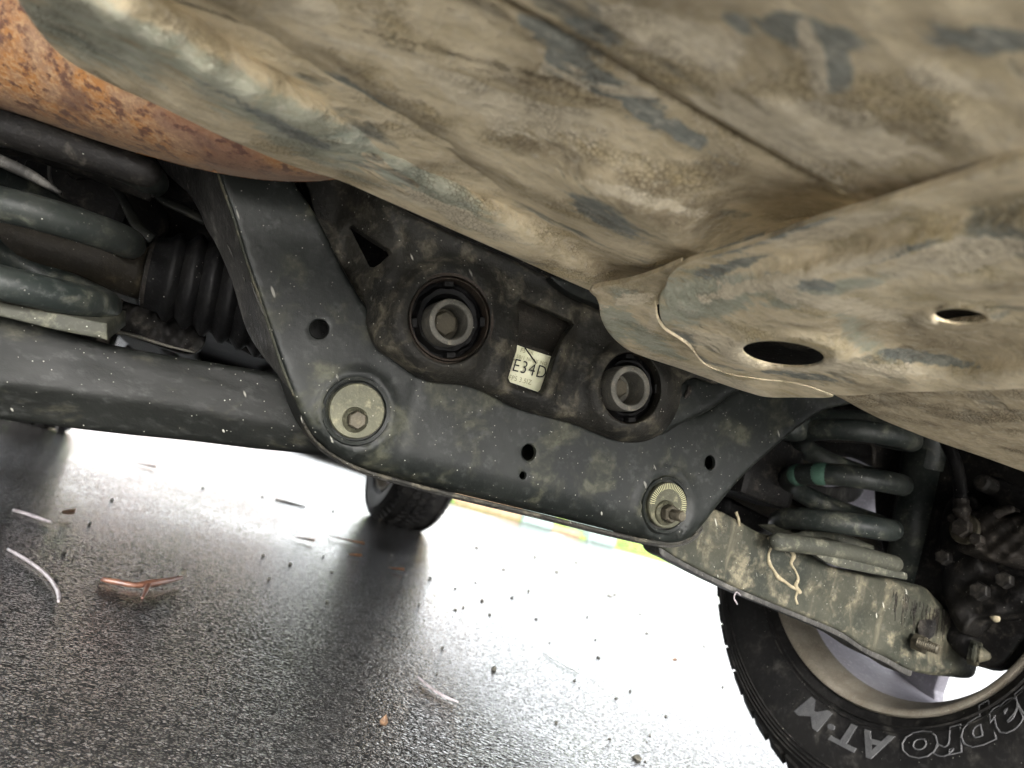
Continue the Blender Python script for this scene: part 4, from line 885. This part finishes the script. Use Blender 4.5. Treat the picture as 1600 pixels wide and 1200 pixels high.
def ell(cx, cy, rx, ry, rot, n=30):
    return [(cx+rx*math.cos(a)*math.cos(rot)-ry*math.sin(a)*math.sin(rot), cy+rx*math.cos(a)*math.sin(rot)+ry*math.sin(a)*math.cos(rot)) for a in (2*PI*i/n for i in range(n))]
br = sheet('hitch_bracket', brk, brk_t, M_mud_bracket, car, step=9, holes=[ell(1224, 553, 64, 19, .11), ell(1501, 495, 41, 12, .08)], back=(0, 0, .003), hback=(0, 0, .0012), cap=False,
           stain_shade=blobs([(3, 1470, 525, 160, 32, 6), (2, 1345, 520, 60, 22, 40), (2, 1110, 470, 120, 30, -14), (2, 1070, 470, 50, 40, 0), (0, 1200, 372, 110, 9, -17), (0, 1160, 410, 70, 9, -17), (0, 1250, 440, 60, 14, 10), (0, 1240, 585, 70, 5, 6), (0, 1450, 560, 90, 10, 8), (0, 1380, 400, 90, 8, -15),
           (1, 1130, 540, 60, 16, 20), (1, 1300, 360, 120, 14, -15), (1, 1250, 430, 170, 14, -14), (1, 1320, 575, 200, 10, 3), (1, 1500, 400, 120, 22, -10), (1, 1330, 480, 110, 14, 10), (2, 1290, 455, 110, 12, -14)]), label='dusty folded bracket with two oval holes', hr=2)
sheet('hole_shade_plate', [(1100, 500), (1350, 500), (1640, 440), (1640, 520), (1350, 590), (1100, 580)], lambda Q: tZ(.475)(Q), M_dark, br, step=20, back=(0, 0, .01))  # added dark plate so the oval holes look shaded inside
lathe('hidden_nut', [(.0, 0), (.010, 0), (.013, .003), (.018, .004), (.020, .012)], aZ(1240, 540, .446), (0, 0, 1), M_caliper, br, 32)

def lip_t(Q):
    x, y = Q[:, 0], Q[:, 1]; z = np.full(len(Q), .4335)
    d, s = line_d(Q, (960, 480), (1300, 600)); z += .008*sstep(10, -50, d)+.0016*np.sin(x*.05)*np.sin(y*.06)
    return tZ(1.0)(Q)*(z-CAMZ)/(1.0-CAMZ)
sheet('folded_lip', lip, lip_t, M_mud_bracket, br, step=7, back=(0, 0, .003), cap=False, stain_shade=blobs([(3, 1034, 480, 7, 44, 0), (3, 1062, 532, 34, 6, 35), (2, 965, 500, 30, 40, 0), (2, 1010, 530, 60, 14, 25), (1, 985, 470, 40, 9, -10), (1, 1020, 500, 8, 18, 0), (1, 1100, 585, 130, 8, 18)]))  # the thin brown lines paint shade along the bracket's step
# ---------------- lower skin at the right edge
skin = [(1290, 606, 4), (1325, 628, 5), (1370, 652, 6), (1420, 673, 6), (1470, 692, 6), (1530, 712, 6), (1600, 737, 6), (1760, 790, 6), (1950, 830, 6), (1950, 560, 6), (1600, 575, 6), (1450, 585, 6), (1350, 590, 4)]
sheet('bumper_skin', skin, lambda Q: tZ(.437)(Q)+.004*np.sin(Q[:, 0]*.02), M_mud_skin, car, step=11, back=(0, .01, .04), label='cracked tan skin behind the bracket at the right edge')

# ================================================================== LITTER ON THE WET GROUND
def g0(x, y, z=0.0): return aZ(x, y, z)
tw = empty('broken_twig', tuple(g0(225, 912)), label='reddish brown broken twig lying on wet asphalt, the largest litter at lower left', category='twig')
tube('stem', [g0(158, 905, .004), g0(180, 909, .005), g0(210, 914, .006), g0(232, 912, .008), g0(258, 908, .008), g0(284, 902, .008)], [.003, .0042, .0038, .0056, .0046, .003], M_twig, tw, segs=9, step=.006)
tube('side_shoot', [g0(232, 911, .008), g0(228, 922, .006), g0(222, 935, .002)], [.0045, .0036, .002], M_twig, tw, segs=8)
tube('bud', [g0(281, 901, .008), g0(286, 895, .013), g0(290, 893, .014)], [.004, .006, .003], M_debris, tw, segs=8)
for pts, r_, lb in (([(12, 858), (30, 868), (52, 882), (72, 898), (86, 916), (92, 932), (91, 940)], .0024, 'thick curved whitish grass stalk near the left edge on wet asphalt'),
                ([(653, 1058), (662, 1066), (676, 1077), (694, 1088), (716, 1097)], .0018, 'thin curved pinkish white stalk at bottom centre on the wet ground'),
                ([(20, 797), (42, 803), (62, 810), (80, 816)], .0032, 'blurred pale stalk with a brown end near the left edge, above the curved one'),
                ([(848, 1020), (872, 1035), (905, 1052)], .0008, 'hair-thin dark stem on the bright wet ground right of centre'),
                ([(430, 780), (455, 786), (478, 792)], .004, 'dark stem with a thicker end on the bright band under the crossmember')):
    o = tube('grass_stalk' if r_ < .004 else 'dark_stem', [g0(x, y, .002+r_*.5) for x, y in pts], [r_*.8]+[r_]*(len(pts)-2)+[r_*.6], M_stalk if 'dark' not in lb else M_debris, segs=8, label=lb, category='stalk')
def leaf(x, y, L, Wd, rot, mat, lb):
    c = g0(x, y, .003); vs = []; fs = []
    for i in range(9):
        t = i/8; w = Wd*math.sin(PI*t**.8)*.5; 
        for s in (-1, 0, 1):
            p = Vector(((t-.5)*L, s*w, .004+.006*abs(s)*t+.006*(t-.4)**2)); p.rotate(Matrix.Rotation(rot, 3, 'Z')); vs.append(c+p)
    for i in range(8):
        for s in (0, 1): fs.append((i*3+s, i*3+s+1, i*3+4+s, i*3+3+s))
    n = len(vs); vs += [v-Vector((0, 0, .0008)) for v in vs]; fs += [tuple(n+k for k in f[::-1]) for f in fs]
    return mesh('fallen_leaf', vs, fs, mat, label=lb, category='leaf')
leaf(227, 729, .07, .03, .2, M_leaf_o, 'small orange leaf on the brightest wet ground below the left arm')
leaf(106, 805, .05, .02, 1.3, M_leaf_b, 'narrow upright brown leaf on the wet ground at far left')
leaf(474, 845, .06, .02, .1, M_leaf_o, 'dull orange leaf sliver between the twig and the front tyre')
leaf(554, 871, .045, .03, .4, M_leaf_o, 'orange leaf scrap below the front tyre in its reflection')
leaf(618, 892, .05, .02, .2, M_leaf_o, 'red-brown leaf sliver beside dark crumb below the front tyre')
leaf(540, 846, .12, .02, .0, M_leaf_o, 'long orange leaf sliver just left under the front tyre')
leaf(1053, 1035, .016, .014, .4, M_leaf_o, 'tiny red leaf scrap on bright ground left of the big tyre')
leaf(1046, 949, .03, .02, .6, M_leaf_b, 'tiny tan leaf scrap on bright ground under the right arm')
leaf(597, 1137, .016, .009, 1.2, M_leaf_b, 'dark wet leaf scrap standing at bottom centre')
crumbs = [(787, 891), (743, 911), (711, 920), (753, 940), (724, 950), (711, 954), (765, 961), (838, 968), (691, 1013), (859, 1005), (772, 1047), (897, 1064), (934, 1028), (683, 1053), (1129, 1074), (995, 1186), (953, 932), (863, 918), (870, 895), (918, 965), (963, 1092), (633, 899), (745, 857), (835, 871), (985, 1081), (317, 764), (410, 777), (175, 782), (140, 819), (222, 890), (89, 904), (376, 920), (340, 920), (411, 869), (100, 862), (131, 855), (453, 882), (518, 894), (505, 870), (826, 925), (900, 880), (612, 868), (946, 936), (960, 930), (1078, 925), (1008, 1190), (953, 1155), (1010, 1160), (1040, 1120), (870, 1130), (420, 905), (510, 940), (888, 850), (700, 870), (672, 905), (1000, 960), (1100, 1010), (1010, 990), (930, 1000), (800, 935), (655, 945), (470, 790), (905, 1075), (1015, 1150), (520, 800)]
base_me = []
for k in range(5):
    bm = bmesh.new(); bmesh.ops.create_icosphere(bm, subdivisions=1, radius=1)
    for v in bm.verts: v.co *= random.uniform(.65, 1.25); v.co.z *= .6
    me = bpy.data.meshes.new('crumb'); bm.to_mesh(me); bm.free(); me.materials.append(M_debris); base_me.append(me)
for i, (x, y) in enumerate(crumbs):
    o = bpy.data.objects.new('debris_crumb', base_me[i % 5]); COL.objects.link(o); p = g0(x, y); dist = math.hypot(p.x, p.y)
    s = random.uniform(1.5, 3.8)*dist/FPX*(1 if i not in (7, 10, 14, 15, 0) else 1.6); s = min(s, .02); o.scale = (s*random.uniform(.8, 1.6), s, s*random.uniform(.8, 1.4)); o.rotation_euler = (0, 0, random.uniform(0, 6)); o.location = (p.x, p.y, s*.35)
    SP = {(772, 1047): 'roundish dark crumb alone on the bright wet ground near bottom centre', (995, 1186): 'dark crumb at the bottom edge right of centre, the largest crumb there', (838, 968): 'dark flattened crumb in the middle of the bright wet ground', (787, 891): 'slanted dark crumb on the white ground just below the crossmember'}
    o['label'] = SP.get((x, y)) or 'tiny dark crumb of leaf litter lying on the wet asphalt'; o['category'] = 'debris'; o['group'] = 'dark crumbs scattered on the wet ground'
